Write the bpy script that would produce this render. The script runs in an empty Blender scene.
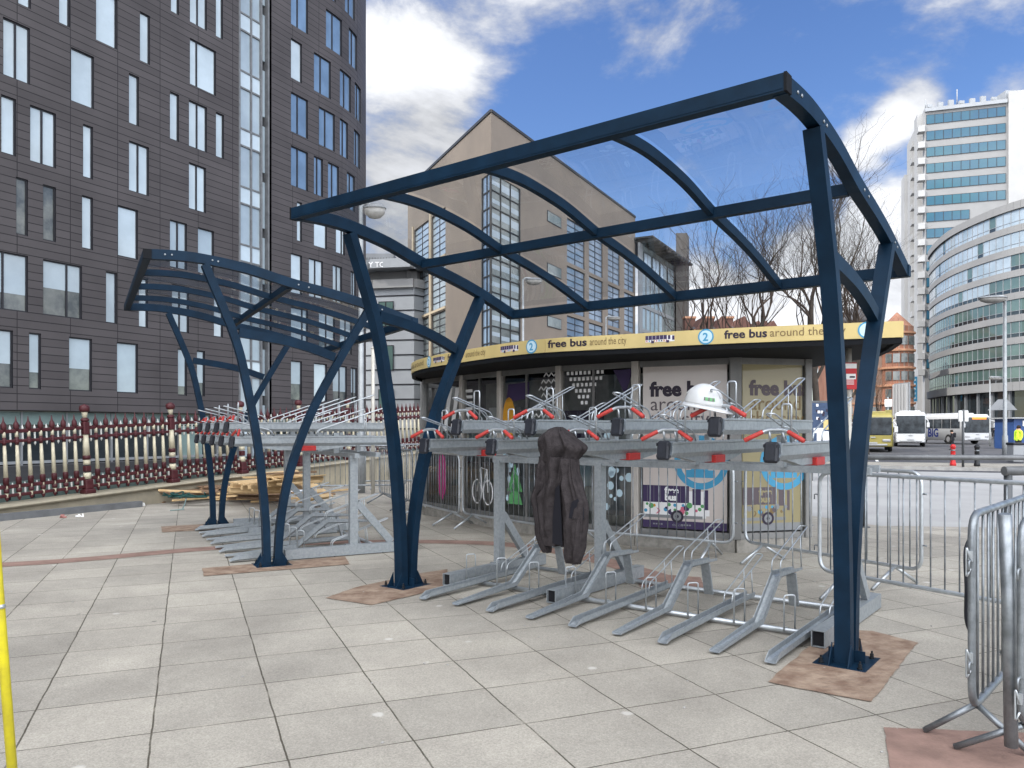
import bpy, math, random
from mathutils import Vector, Matrix, noise as mnoise
random.seed(7)
S = bpy.context.scene
COL = S.collection
R = math.radians
F0, HV, EYE = 790.0, 428.0, 1.6            # focal length in px, horizon row, eye height

# ------------------------------------------------------------------ survey helpers
def ground(u, v, h=0.0):
    y = F0*(EYE-h)/(v-HV)
    return ((u-512)/F0*y, y)
def at(u, v, y):
    return Vector(((u-512)/F0*y, y, EYE+(HV-v)/F0*y))
def zat(v, y):
    return EYE+(HV-v)/F0*y

# ------------------------------------------------------------------ mesh builder
class MB:
    def __init__(s):
        s.v = []; s.f = []; s.m = []; s.sm = []; s.uv = []
    def face(s, idx, m=0, sm=False, uv=None):
        s.f.append(tuple(idx)); s.m.append(m); s.sm.append(sm); s.uv.append(uv)
    def quad(s, a, b, c, d, m=0, uv=None):
        n = len(s.v); s.v += [tuple(a), tuple(b), tuple(c), tuple(d)]
        s.face((n, n+1, n+2, n+3), m, False, uv)
    def poly(s, pts, m=0):
        n = len(s.v); s.v += [tuple(p) for p in pts]; s.face(range(n, n+len(pts)), m)
    def box(s, c, d, m=0, rot=None):
        n = len(s.v); c = Vector(c); hx, hy, hz = d[0]/2, d[1]/2, d[2]/2
        for x, y, z in ((-1,-1,-1),(1,-1,-1),(1,1,-1),(-1,1,-1),(-1,-1,1),(1,-1,1),(1,1,1),(-1,1,1)):
            p = Vector((x*hx, y*hy, z*hz))
            if rot is not None: p = rot @ p
            s.v.append(tuple(c+p))
        for q in ((0,3,2,1),(4,5,6,7),(0,1,5,4),(1,2,6,5),(2,3,7,6),(3,0,4,7)):
            s.face([n+i for i in q], m)
    def cbox(s, c, d, b, m=0, rot=None):
        """box with chamfered edges"""
        c = Vector(c); hx, hy, hz = d[0]/2, d[1]/2, d[2]/2
        b = min(b, hx*.9, hy*.9, hz*.9)
        ring = lambda ix, iy, z: [(-ix, -hy+ (0 if iy else 0), z)]
        n = len(s.v)
        def loop(i, z):
            ax, ay = hx-i, hy-i
            return [(-ax+b,-ay,z),(ax-b,-ay,z),(ax,-ay+b,z),(ax,ay-b,z),(ax-b,ay,z),(-ax+b,ay,z),(-ax,ay-b,z),(-ax,-ay+b,z)]
        L = [loop(b*.7,-hz), loop(0,-hz+b), loop(0,hz-b), loop(b*.7,hz)]
        for l in L:
            for p in l:
                p = Vector(p)
                if rot is not None: p = rot @ p
                s.v.append(tuple(c+p))
        for k in range(3):
            for i in range(8):
                j = (i+1) % 8
                s.face((n+k*8+i, n+k*8+j, n+k*8+8+j, n+k*8+8+i), m)
        s.face([n+i for i in range(7,-1,-1)], m); s.face([n+24+i for i in range(8)], m)
    def bar(s, p0, p1, w, h, m=0, up=(0,0,1)):
        p0 = Vector(p0); p1 = Vector(p1); d = (p1-p0); L = d.length; d.normalize()
        up = Vector(up); side = d.cross(up)
        if side.length < 1e-4: side = d.cross(Vector((1,0,0)))
        side.normalize(); u2 = side.cross(d)
        rot = Matrix((d, side, u2)).transposed()
        s.box((p0+p1)/2, (L, w, h), m, rot)
    def tube(s, pts, r, n=8, m=0, closed=False, caps=True):
        pts = [Vector(p) for p in pts]; N = len(pts)
        rr = r if isinstance(r, (list, tuple)) else [r]*N
        base = len(s.v); T = []
        for i in range(N):
            if closed: t = pts[(i+1) % N]-pts[i-1]
            else: t = pts[min(i+1, N-1)]-pts[max(i-1, 0)]
            if t.length < 1e-9: t = Vector((0,0,1))
            T.append(t.normalized())
        a = T[0].orthogonal().normalized()
        for i in range(N):
            a = a-T[i]*a.dot(T[i])
            if a.length < 1e-6: a = T[i].orthogonal()
            a.normalize(); b = T[i].cross(a)
            for k in range(n):
                an = 2*math.pi*k/n
                s.v.append(tuple(pts[i]+(a*math.cos(an)+b*math.sin(an))*rr[i]))
        for i in range(N if closed else N-1):
            j = (i+1) % N
            for k in range(n):
                l = (k+1) % n
                s.face((base+i*n+k, base+i*n+l, base+j*n+l, base+j*n+k), m, True)
        if caps and not closed:
            s.face([base+k for k in range(n-1,-1,-1)], m)
            s.face([base+(N-1)*n+k for k in range(n)], m)
    def sweep(s, path, prof, m=0, y0=0.0, hs=None, smooth=False):
        """closed profile of (y,h) swept along a path of (x,z) points in the plane y=y0; hs scales h per path point"""
        N = len(path); P = len(prof); base = len(s.v)
        for i in range(N):
            a = path[max(i-1,0)]; b = path[min(i+1,N-1)]
            tx, tz = b[0]-a[0], b[1]-a[1]; l = math.hypot(tx,tz) or 1
            nx, nz = -tz/l, tx/l
            k = 1.0
            if 0 < i < N-1:
                a1 = math.hypot(path[i][0]-a[0], path[i][1]-a[1]) or 1
                d1 = ((path[i][0]-a[0])/a1, (path[i][1]-a[1])/a1)
                k = 1/max(.5, abs(-d1[1]*nx+d1[0]*nz))
            for (y, h) in prof:
                hh = h*k*(hs[i] if hs else 1)
                s.v.append((path[i][0]+nx*hh, y0+y, path[i][1]+nz*hh))
        for i in range(N-1):
            for k in range(P):
                l = (k+1) % P
                s.face((base+i*P+k, base+i*P+l, base+(i+1)*P+l, base+(i+1)*P+k), m, smooth)
        s.face([base+k for k in range(P-1,-1,-1)], m); s.face([base+(N-1)*P+k for k in range(P)], m)
    def lathe(s, prof, c, n=12, m=0, smooth=True, sx=1, sy=1):
        base = len(s.v); c = Vector(c)
        for (r, z) in prof:
            for k in range(n):
                a = 2*math.pi*k/n
                s.v.append((c.x+r*math.cos(a)*sx, c.y+r*math.sin(a)*sy, c.z+z))
        for i in range(len(prof)-1):
            for k in range(n):
                l = (k+1) % n
                s.face((base+i*n+k, base+i*n+l, base+(i+1)*n+l, base+(i+1)*n+k), m, smooth)
        s.face([base+k for k in range(n-1,-1,-1)], m); s.face([base+(len(prof)-1)*n+k for k in range(n)], m)
    def prism(s, pts, z0, z1, m=0, mtop=None, mbot=None):
        n = len(s.v); N = len(pts)
        s.v += [(p[0],p[1],z0) for p in pts]+[(p[0],p[1],z1) for p in pts]
        for i in range(N):
            j = (i+1) % N; s.face((n+i, n+j, n+N+j, n+N+i), m)
        s.face([n+i for i in range(N-1,-1,-1)], m if mbot is None else mbot)
        s.face([n+N+i for i in range(N)], m if mtop is None else mtop)
    def build(s, name, mats, parent=None):
        me = bpy.data.meshes.new(name); me.from_pydata(s.v, [], s.f)
        if not isinstance(mats, (list, tuple)): mats = [mats]
        for q in mats: me.materials.append(q)
        me.polygons.foreach_set('material_index', s.m); me.polygons.foreach_set('use_smooth', s.sm)
        if any(u is not None for u in s.uv):
            uvl = me.uv_layers.new(name='UVMap')
            for p, u in zip(me.polygons, s.uv):
                if u is not None:
                    for li, c in zip(p.loop_indices, u): uvl.data[li].uv = c
        me.update()
        o = bpy.data.objects.new(name, me); COL.objects.link(o)
        if parent is not None: o.parent = parent
        return o

def tag(o, label=None, cat=None, group=None, kind=None):
    if label: o['label'] = label
    if cat: o['category'] = cat
    if group: o['group'] = group
    if kind: o['kind'] = kind
    return o
def thing(name, label, cat, loc=(0,0,0), rz=0.0, group=None):
    o = bpy.data.objects.new(name, None); COL.objects.link(o); o.empty_display_size = .2
    o.location = loc; o.rotation_euler = (0,0,rz)
    return tag(o, label, cat, group)
KIDS = {}
def copy_tree(o, parent=None):
    c = o.copy(); COL.objects.link(c)
    if parent is not None: c.parent = parent
    for ch in list(o.children): copy_tree(ch, c)
    return c
def catmull(pts, n=6):
    out = []; N = len(pts)
    for i in range(N-1):
        p0, p1, p2, p3 = pts[max(i-1,0)], pts[i], pts[i+1], pts[min(i+2,N-1)]
        for k in range(n):
            t = k/n
            out.append(tuple(.5*((2*b)+(-a+c)*t+(2*a-5*b+4*c-d)*t*t+(-a+3*b-3*c+d)*t**3) for a,b,c,d in zip(p0,p1,p2,p3)))
    out.append(tuple(pts[-1])); return out
def fillet(pts, r, n=5, closed=False):
    pts = [Vector(p) for p in pts]; N = len(pts); out = []
    for i in range(N):
        if not closed and i in (0, N-1): out.append(pts[i]); continue
        p = pts[i]; a = pts[i-1]-p; b = pts[(i+1) % N]-p
        ra = min(r, a.length*.49, b.length*.49); a = p+a.normalized()*ra; b = p+b.normalized()*ra
        for k in range(n+1):
            t = k/n; out.append(a*(1-t)**2+p*2*t*(1-t)+b*t*t)
    return out

# ------------------------------------------------------------------ materials
def mat(name, col, rough=.6, metal=0.0, var=.0, scale=6.0, bump=0.0, bscale=40.0, spec=.28, emit=None, col2=None, coat=0.0, rvar=0.0):
    m = bpy.data.materials.new(name); m.use_nodes = True; nt = m.node_tree; N = nt.nodes; b = N['Principled BSDF']
    b.inputs['Base Color'].default_value = (*col, 1); b.inputs['Roughness'].default_value = rough
    b.inputs['Metallic'].default_value = metal; b.inputs['Specular IOR Level'].default_value = spec
    b.inputs['Coat Weight'].default_value = coat
    if var or col2 or rvar:
        tc = N.new('ShaderNodeTexCoord'); no = N.new('ShaderNodeTexNoise'); no.inputs['Scale'].default_value = scale
        no.inputs['Detail'].default_value = 7; no.inputs['Roughness'].default_value = .62
        nt.links.new(tc.outputs['Object'], no.inputs['Vector'])
        mx = N.new('ShaderNodeMix'); mx.data_type = 'RGBA'
        c2 = col2 or tuple(c*(1-var) for c in col); c1 = col if col2 else tuple(min(1, c*(1+var*.6)) for c in col)
        mx.inputs['A'].default_value = (*c1, 1); mx.inputs['B'].default_value = (*c2, 1)
        mr = N.new('ShaderNodeMapRange'); mr.inputs['From Min'].default_value = .36; mr.inputs['From Max'].default_value = .64
        nt.links.new(no.outputs['Fac'], mr.inputs['Value']); nt.links.new(mr.outputs['Result'], mx.inputs['Factor'])
        nt.links.new(mx.outputs['Result'], b.inputs['Base Color'])
        if rvar:
            m2 = N.new('ShaderNodeMapRange'); m2.inputs['To Min'].default_value = rough-rvar; m2.inputs['To Max'].default_value = rough+rvar
            nt.links.new(no.outputs['Fac'], m2.inputs['Value']); nt.links.new(m2.outputs['Result'], b.inputs['Roughness'])
    if bump:
        tc = N.new('ShaderNodeTexCoord'); no = N.new('ShaderNodeTexNoise'); no.inputs['Scale'].default_value = bscale; no.inputs['Detail'].default_value = 6
        bp = N.new('ShaderNodeBump'); bp.inputs['Strength'].default_value = bump; bp.inputs['Distance'].default_value = .02
        nt.links.new(tc.outputs['Object'], no.inputs['Vector']); nt.links.new(no.outputs['Fac'], bp.inputs['Height'])
        nt.links.new(bp.outputs['Normal'], b.inputs['Normal'])
    if emit:
        b.inputs['Emission Color'].default_value = (*emit[0], 1); b.inputs['Emission Strength'].default_value = emit[1]
    return m
def clear(name, tint, base=.04, edge=.5, rough=.02, haze=0.0):
    """see-through sheet: transparent plus a fresnel reflection and a little dust"""
    m = bpy.data.materials.new(name); m.use_nodes = True; nt = m.node_tree; N = nt.nodes; N.clear()
    out = N.new('ShaderNodeOutputMaterial'); tr = N.new('ShaderNodeBsdfTransparent'); gl = N.new('ShaderNodeBsdfGlossy')
    tr.inputs['Color'].default_value = (*tint, 1); gl.inputs['Roughness'].default_value = rough
    lw = N.new('ShaderNodeFresnel'); lw.inputs['IOR'].default_value = 1.5
    mr = N.new('ShaderNodeMapRange'); mr.inputs['To Min'].default_value = base; mr.inputs['To Max'].default_value = edge
    mx = N.new('ShaderNodeMixShader'); nt.links.new(lw.outputs[0], mr.inputs['Value']); nt.links.new(mr.outputs['Result'], mx.inputs['Fac'])
    nt.links.new(tr.outputs[0], mx.inputs[1]); nt.links.new(gl.outputs[0], mx.inputs[2]); last = mx
    if haze:
        df = N.new('ShaderNodeBsdfDiffuse'); df.inputs['Color'].default_value = (.6,.6,.58,1)
        no = N.new('ShaderNodeTexNoise'); no.inputs['Scale'].default_value = 3; no.inputs['Detail'].default_value = 6
        tc = N.new('ShaderNodeTexCoord'); nt.links.new(tc.outputs['Object'], no.inputs['Vector'])
        m3 = N.new('ShaderNodeMapRange'); m3.inputs['From Min'].default_value = .35; m3.inputs['From Max'].default_value = .75; m3.inputs['To Min'].default_value = 0; m3.inputs['To Max'].default_value = haze
        nt.links.new(no.outputs['Fac'], m3.inputs['Value'])
        mx2 = N.new('ShaderNodeMixShader'); nt.links.new(m3.outputs['Result'], mx2.inputs['Fac']); nt.links.new(mx.outputs[0], mx2.inputs[1]); nt.links.new(df.outputs[0], mx2.inputs[2]); last = mx2
    nt.links.new(last.outputs[0], out.inputs['Surface'])
    return m

def paving_mat():
    m = bpy.data.materials.new('paving_slabs'); m.use_nodes = True; nt = m.node_tree; N = nt.nodes; L = nt.links; b = N['Principled BSDF']
    tc = N.new('ShaderNodeTexCoord'); mp = N.new('ShaderNodeMapping'); mp.vector_type = 'POINT'
    # rotate so that the joints run 22.3 degrees left of straight ahead
    mp.inputs['Rotation'].default_value = (0,0,R(-22.3)); mp.inputs['Location'].default_value = (.165+.62*20, -3.93+.62*20, 0)
    L.new(tc.outputs['Object'], mp.inputs['Vector'])
    wob = N.new('ShaderNodeTexNoise'); wob.inputs['Scale'].default_value = 2.4; wob.inputs['Detail'].default_value = 8; wob.inputs['Roughness'].default_value = .65
    L.new(mp.outputs[0], wob.inputs['Vector'])
    sc = N.new('ShaderNodeVectorMath'); sc.operation = 'SCALE'; sc.inputs['Scale'].default_value = .022
    L.new(wob.outputs['Color'], sc.inputs[0])
    ad = N.new('ShaderNodeVectorMath'); ad.operation = 'ADD'; L.new(mp.outputs[0], ad.inputs[0]); L.new(sc.outputs[0], ad.inputs[1])
    br = N.new('ShaderNodeTexBrick'); br.offset = 0; br.squash = 1
    for k, v in (('Scale',1),('Mortar Size',.0054),('Mortar Smooth',.25),('Bias',0),('Brick Width',.62),('Row Height',.62)): br.inputs[k].default_value = v
    br.inputs['Color1'].default_value = (.318,.298,.265,1); br.inputs['Color2'].default_value = (.385,.360,.318,1); br.inputs['Mortar'].default_value = (.11,.10,.085,1)
    L.new(ad.outputs[0], br.inputs['Vector'])
    # joints are dark in places, filled with pale sand in others
    n0 = N.new('ShaderNodeTexNoise'); n0.inputs['Scale'].default_value = 2.2; n0.inputs['Detail'].default_value = 9; n0.inputs['Roughness'].default_value = .72; L.new(mp.outputs[0], n0.inputs['Vector'])
    mr0 = N.new('ShaderNodeMapRange'); mr0.inputs['From Min'].default_value = .50; mr0.inputs['From Max'].default_value = .64; L.new(n0.outputs['Fac'], mr0.inputs['Value'])
    mo = N.new('ShaderNodeMix'); mo.data_type = 'RGBA'; mo.inputs['A'].default_value = (.085,.075,.058,1); mo.inputs['B'].default_value = (.25,.23,.195,1)
    L.new(mr0.outputs[0], mo.inputs['Factor']); L.new(mo.outputs['Result'], br.inputs['Mortar'])
    # broad stains, fine grit, pale dust
    n1 = N.new('ShaderNodeTexNoise'); n1.inputs['Scale'].default_value = .8; n1.inputs['Detail'].default_value = 8; n1.inputs['Roughness'].default_value = .68
    L.new(tc.outputs['Object'], n1.inputs['Vector'])
    r1 = N.new('ShaderNodeValToRGB'); r1.color_ramp.elements[0].position = .32; r1.color_ramp.elements[0].color = (.80,.79,.775,1); r1.color_ramp.elements[1].position = .68; r1.color_ramp.elements[1].color = (1.1,1.09,1.06,1)
    L.new(n1.outputs['Fac'], r1.inputs['Fac'])
    x1 = N.new('ShaderNodeMix'); x1.data_type = 'RGBA'; x1.blend_type = 'MULTIPLY'; x1.inputs['Factor'].default_value = 1
    L.new(br.outputs['Color'], x1.inputs['A']); L.new(r1.outputs[0], x1.inputs['B'])
    n2 = N.new('ShaderNodeTexNoise'); n2.inputs['Scale'].default_value = 95; n2.inputs['Detail'].default_value = 5; n2.inputs['Roughness'].default_value = .8; L.new(tc.outputs['Object'], n2.inputs['Vector'])
    r2 = N.new('ShaderNodeValToRGB'); r2.color_ramp.elements[0].position = .3; r2.color_ramp.elements[0].color = (.50,.50,.49,1); r2.color_ramp.elements[1].position = .7; r2.color_ramp.elements[1].color = (1.34,1.34,1.33,1)
    L.new(n2.outputs['Fac'], r2.inputs['Fac'])
    x2 = N.new('ShaderNodeMix'); x2.data_type = 'RGBA'; x2.blend_type = 'MULTIPLY'; x2.inputs['Factor'].default_value = .8
    L.new(x1.outputs['Result'], x2.inputs['A']); L.new(r2.outputs[0], x2.inputs['B'])
    vo = N.new('ShaderNodeTexVoronoi'); vo.inputs['Scale'].default_value = 2.1; L.new(tc.outputs['Object'], vo.inputs['Vector'])
    n3 = N.new('ShaderNodeTexNoise'); n3.inputs['Scale'].default_value = 9; n3.inputs['Detail'].default_value = 6; L.new(tc.outputs['Object'], n3.inputs['Vector'])
    r3 = N.new('ShaderNodeMath'); r3.operation = 'MULTIPLY_ADD'; r3.inputs[1].default_value = .16; L.new(n3.outputs['Fac'], r3.inputs[0]); L.new(vo.outputs['Distance'], r3.inputs[2])
    m3 = N.new('ShaderNodeMapRange'); m3.inputs['From Min'].default_value = .165; m3.inputs['From Max'].default_value = .12; m3.inputs['To Max'].default_value = .55; L.new(r3.outputs[0], m3.inputs['Value'])
    x3 = N.new('ShaderNodeMix'); x3.data_type = 'RGBA'; x3.inputs['B'].default_value = (.56,.54,.50,1)
    L.new(m3.outputs[0], x3.inputs['Factor']); L.new(x2.outputs['Result'], x3.inputs['A'])
    # gum spots and dark stains with shapes of their own
    v2 = N.new('ShaderNodeTexVoronoi'); v2.inputs['Scale'].default_value = 1.15; L.new(tc.outputs['Object'], v2.inputs['Vector'])
    g1 = N.new('ShaderNodeMapRange'); g1.inputs['From Min'].default_value = .030; g1.inputs['From Max'].default_value = .018; g1.inputs['To Max'].default_value = .6; L.new(v2.outputs['Distance'], g1.inputs['Value'])
    x4 = N.new('ShaderNodeMix'); x4.data_type = 'RGBA'; x4.inputs['B'].default_value = (.09,.085,.08,1); L.new(g1.outputs[0], x4.inputs['Factor']); L.new(x3.outputs['Result'], x4.inputs['A'])
    n5 = N.new('ShaderNodeTexNoise'); n5.inputs['Scale'].default_value = .33; n5.inputs['Detail'].default_value = 9; n5.inputs['Roughness'].default_value = .7; n5.inputs['Distortion'].default_value = .6; L.new(tc.outputs['Object'], n5.inputs['Vector'])
    r5 = N.new('ShaderNodeValToRGB'); r5.color_ramp.elements[0].position = .36; r5.color_ramp.elements[0].color = (.82,.815,.81,1); r5.color_ramp.elements[1].position = .60; r5.color_ramp.elements[1].color = (1.08,1.08,1.07,1); L.new(n5.outputs['Fac'], r5.inputs['Fac'])
    x5 = N.new('ShaderNodeMix'); x5.data_type = 'RGBA'; x5.blend_type = 'MULTIPLY'; x5.inputs['Factor'].default_value = 1; L.new(x4.outputs['Result'], x5.inputs['A']); L.new(r5.outputs[0], x5.inputs['B'])
    L.new(x5.outputs['Result'], b.inputs['Base Color']); b.inputs['Specular IOR Level'].default_value = .3
    b.inputs['Roughness'].default_value = .82
    mm = N.new('ShaderNodeMath'); mm.operation = 'MULTIPLY_ADD'; mm.inputs[1].default_value = -3; L.new(br.outputs['Fac'], mm.inputs[0]); L.new(n2.outputs['Fac'], mm.inputs[2])
    bp = N.new('ShaderNodeBump'); bp.inputs['Strength'].default_value = .35; bp.inputs['Distance'].default_value = .006
    L.new(mm.outputs[0], bp.inputs['Height']); L.new(bp.outputs[0], b.inputs['Normal'])
    return m
def brick_mat(name, c1, c2, mortar, w, h, ms, rough=.7, vari=.25, uv=True, bump=.3, off=.5):
    m = bpy.data.materials.new(name); m.use_nodes = True; nt = m.node_tree; N = nt.nodes; L = nt.links; b = N['Principled BSDF']
    tc = N.new('ShaderNodeTexCoord'); br = N.new('ShaderNodeTexBrick'); br.offset = off
    for k, v in (('Scale',1),('Mortar Size',ms),('Mortar Smooth',.1),('Bias',0),('Brick Width',w),('Row Height',h)): br.inputs[k].default_value = v
    br.inputs['Color1'].default_value = (*c1,1); br.inputs['Color2'].default_value = (*c2,1); br.inputs['Mortar'].default_value = (*mortar,1)
    L.new(tc.outputs['UV' if uv else 'Object'], br.inputs['Vector'])
    no = N.new('ShaderNodeTexNoise'); no.inputs['Scale'].default_value = .35; no.inputs['Detail'].default_value = 7; L.new(tc.outputs['Object'], no.inputs['Vector'])
    mr = N.new('ShaderNodeMapRange'); mr.inputs['From Min'].default_value = .3; mr.inputs['From Max'].default_value = .7; mr.inputs['To Min'].default_value = 1-vari; mr.inputs['To Max'].default_value = 1+vari
    L.new(no.outputs['Fac'], mr.inputs['Value'])
    mx = N.new('ShaderNodeMix'); mx.data_type = 'RGBA'; mx.blend_type = 'MULTIPLY'; mx.inputs['Factor'].default_value = 1
    L.new(br.outputs['Color'], mx.inputs['A']); L.new(mr.outputs[0], mx.inputs['B']); L.new(mx.outputs['Result'], b.inputs['Base Color'])
    b.inputs['Roughness'].default_value = rough; b.inputs['Specular IOR Level'].default_value = .25
    bp = N.new('ShaderNodeBump'); bp.inputs['Strength'].default_value = bump; bp.inputs['Distance'].default_value = .02; bp.invert = True
    L.new(br.outputs['Fac'], bp.inputs['Height']); L.new(bp.outputs[0], b.inputs['Normal'])
    return m

M = {}
M['paving'] = paving_mat()
M['asphalt'] = mat('asphalt', (.075,.075,.08), .85, var=.25, scale=.6, bump=.3, bscale=60)
M['roadpale'] = mat('pale_road_surface', (.35,.345,.335), .85, var=.12, scale=.5, bump=.2, bscale=50)
M['kerb'] = mat('kerb_stone', (.36,.35,.33), .8, var=.2, scale=3)
M['whiteline'] = mat('road_paint', (.75,.75,.72), .7, var=.15, scale=5)
M['redpave'] = mat('red_brown_paving', (.24,.155,.125), .85, var=.22, scale=5, bump=.25, bscale=60)
M['mortar'] = mat('bedding_mortar', (.30,.225,.165), .9, bump=.8, bscale=22, scale=6, col2=(.17,.11,.078))
M['navy'] = mat('navy_painted_steel', (.004,.0175,.037), .5, var=.25, scale=4, bump=.04, bscale=120, spec=.13)
M['navybolt'] = mat('black_bolt', (.015,.017,.02), .45, .3)
M['galv'] = mat('galvanised_steel', (.325,.35,.365), .45, .45, scale=30, col2=(.255,.28,.295), rvar=.08, bump=.04, bscale=120)
M['galvlight'] = mat('zinc_plated_wire', (.47,.50,.52), .36, .7, var=.12, scale=12)
M['galvdull'] = mat('weathered_galvanised_tube', (.30,.325,.345), .42, .65, scale=9, col2=(.17,.185,.195), rvar=.12, bump=.05, bscale=60)
M['hollow'] = mat('tube_end_shade', (.01,.01,.012), .9)
M['grip'] = mat('red_rubber_grip', (.40,.045,.038), .45, var=.15, scale=20)
M['redblock'] = mat('red_plastic_block', (.40,.03,.028), .45, var=.12, scale=20)
M['blackplastic'] = mat('black_plastic', (.018,.02,.026), .38, var=.2, scale=15)
M['poly'] = clear('clear_roof_sheet', (.92,.94,.955), .0, .95, .02, .08)
M['glassdark'] = mat('dark_glass', (.018,.024,.028), .05, spec=.8)
M['shop'] = clear('shop_glass', (.84,.88,.88), .06, 1.2, .01)
M['carglass'] = mat('vehicle_glass', (.010,.013,.016), .10, spec=.16, scale=1.4, col2=(.05,.06,.07))  # paler mottle imitates reflections in the glass
M['clad'] = brick_mat('dark_plank_cladding', (.056,.050,.051), (.068,.061,.062), (.010,.009,.010), 2.35, .35, .017, .55, .16, off=0.0)
M['darkframe'] = mat('dark_window_frame', (.02,.02,.024), .4)
M['blind'] = mat('pane_blind_raised_sky', (.30,.36,.40), .06, spec=.9, var=.18, scale=.25)
M['pane'] = mat('pane_pale', (.42,.49,.53), .06, spec=.9, var=.16, scale=.3)
M['paneblue'] = mat('pane_blue_tint', (.13,.20,.30), .04, spec=1, var=.25, scale=.3)
M['panedark'] = mat('pane_dim_room', (.045,.055,.06), .05, spec=.9, col2=(.14,.15,.14), scale=.9)
M['mint'] = mat('mint_green_panel', (.15,.21,.20), .4, var=.12, scale=2)
M['plum'] = mat('plum_grey_panel', (.17,.15,.17), .5, var=.1, scale=1)
M['stone'] = mat('buff_stone_facade', (.205,.172,.142), .85, scale=.12, col2=(.16,.137,.116), bump=.1, bscale=3)
M['stonetrim'] = mat('pale_buff_trim', (.42,.35,.25), .8, var=.12, scale=.5)
M['louvre'] = mat('dark_louvre', (.035,.035,.035), .5)
M['bluepane'] = mat('blue_reflecting_glazing', (.21,.28,.37), .06, spec=.8, col2=(.12,.17,.24), scale=.25)
M['greypane'] = mat('grey_reflecting_glazing', (.22,.25,.25), .07, spec=1, col2=(.10,.12,.12), scale=.3)
M['whitepane'] = mat('sky_lit_glazing', (.36,.42,.47), .07, spec=.8, col2=(.24,.30,.34), scale=.22)
M['greenpane'] = mat('green_tinted_glazing', (.10,.155,.14), .06, spec=1, col2=(.05,.085,.08), scale=.12)
M['tealpane'] = mat('teal_tinted_glazing', (.025,.085,.145), .06, spec=.5, col2=(.03,.11,.145), scale=.1)
M['whitewall'] = mat('white_concrete_panel', (.39,.39,.385), .7, var=.08, scale=.2)
M['whitewall2'] = mat('grey_white_concrete', (.25,.25,.248), .7, var=.08, scale=.15)
M['palepanel'] = mat('pale_metal_panel', (.30,.315,.33), .5, .1, var=.08, scale=.3)
M['greymetal'] = mat('grey_metal_panel', (.22,.23,.24), .5, .2, var=.1, scale=.4)
M['brick'] = brick_mat('red_brick', (.22,.085,.05), (.28,.12,.075), (.25,.18,.14), .45, .15, .02, .85, .25, uv=False)
M['brickbrown'] = mat('brown_red_brick', (.115,.062,.048), .9, scale=.6, col2=(.11,.055,.045))
M['sandstone'] = mat('orange_terracotta_band', (.38,.20,.12), .8, var=.15, scale=1)
M['slate'] = mat('slate_roof', (.07,.07,.075), .7, var=.2, scale=.8)
M['maroon'] = mat('maroon_gloss_paint', (.062,.014,.017), .5, var=.25, scale=8)
M['cream'] = mat('cream_gloss_paint', (.50,.455,.335), .5, var=.15, scale=7)
M['offwhite'] = mat('white_gloss_paint', (.50,.50,.47), .5, var=.12, scale=9)
M['ledge'] = mat('buff_parapet_stone', (.34,.30,.22), .85, scale=2.5, col2=(.25,.225,.17), bump=.15, bscale=30)
M['steelblue'] = mat('grey_blue_channel_steel', (.15,.155,.16), .55, .2, var=.2, scale=3)
M['pine'] = mat('fresh_pine', (.58,.42,.23), .75, scale=7, col2=(.46,.31,.155), bump=.15, bscale=40)
M['oldwood'] = mat('weathered_timber', (.25,.16,.095), .85, scale=8, col2=(.15,.095,.06), bump=.2, bscale=40)
M['greenstrap'] = mat('green_strap', (.012,.055,.05), .7)
M['sheet'] = mat('white_plastic_sheet', (.72,.74,.76), .35, bump=.4, bscale=9)
M['yellow'] = mat('fascia_yellow', (.56,.44,.19), .45, var=.07, scale=2)
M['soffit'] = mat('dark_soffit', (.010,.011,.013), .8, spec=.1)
M['kframe'] = mat('kiosk_grey_frame', (.20,.20,.195), .45, .3, var=.15, scale=3)
M['kframelight'] = mat('kiosk_pale_mullion', (.50,.47,.43), .45, .2, var=.12, scale=3)
M['plinth'] = mat('plinth_granite', (.30,.285,.255), .85, scale=12, col2=(.20,.19,.17), bump=.2, bscale=50)
M['poster'] = mat('poster_blush', (.53,.475,.44), .35, var=.04, scale=1.5, coat=.35)
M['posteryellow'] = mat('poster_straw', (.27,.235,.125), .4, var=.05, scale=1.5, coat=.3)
M['ink'] = mat('purple_black_ink', (.025,.018,.035), .5)
M['inkgrey'] = mat('grey_ink', (.10,.08,.09), .5)
M['inkbrown'] = mat('brown_ink', (.17,.115,.05), .5)
M['purple'] = mat('purple_print', (.045,.03,.085), .5)
M['bluering'] = mat('blue_print', (.055,.28,.46), .45)
M['paleblue'] = mat('pale_blue_print', (.50,.66,.74), .45)
M['prwhite'] = mat('white_print', (.75,.75,.75), .5)
M['prpink'] = mat('pink_print', (.55,.13,.2), .5)
M['prgreen'] = mat('green_print', (.10,.32,.12), .5)
M['prorange'] = mat('orange_print', (.62,.30,.03), .5)
M['prmagenta'] = mat('magenta_print', (.36,.02,.15), .5)
M['interior'] = mat('kiosk_interior_wall', (.42,.43,.41), .8, scale=1.2, col2=(.16,.17,.17))
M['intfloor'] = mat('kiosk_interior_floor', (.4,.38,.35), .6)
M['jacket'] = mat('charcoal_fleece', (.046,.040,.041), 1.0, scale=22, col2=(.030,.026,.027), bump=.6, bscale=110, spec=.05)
M['jacketdark'] = mat('black_patch_and_shade', (.008,.008,.012), .9)
M['helmet'] = mat('white_helmet_shell', (.50,.51,.51), .28, coat=.4, var=.03, scale=6)
M['signred'] = mat('red_sign', (.48,.025,.03), .45)
M['signwhite'] = mat('white_sign', (.75,.75,.73), .5)
M['polecream'] = mat('cream_grey_pole', (.45,.43,.38), .5, .2, var=.12, scale=5)
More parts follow.
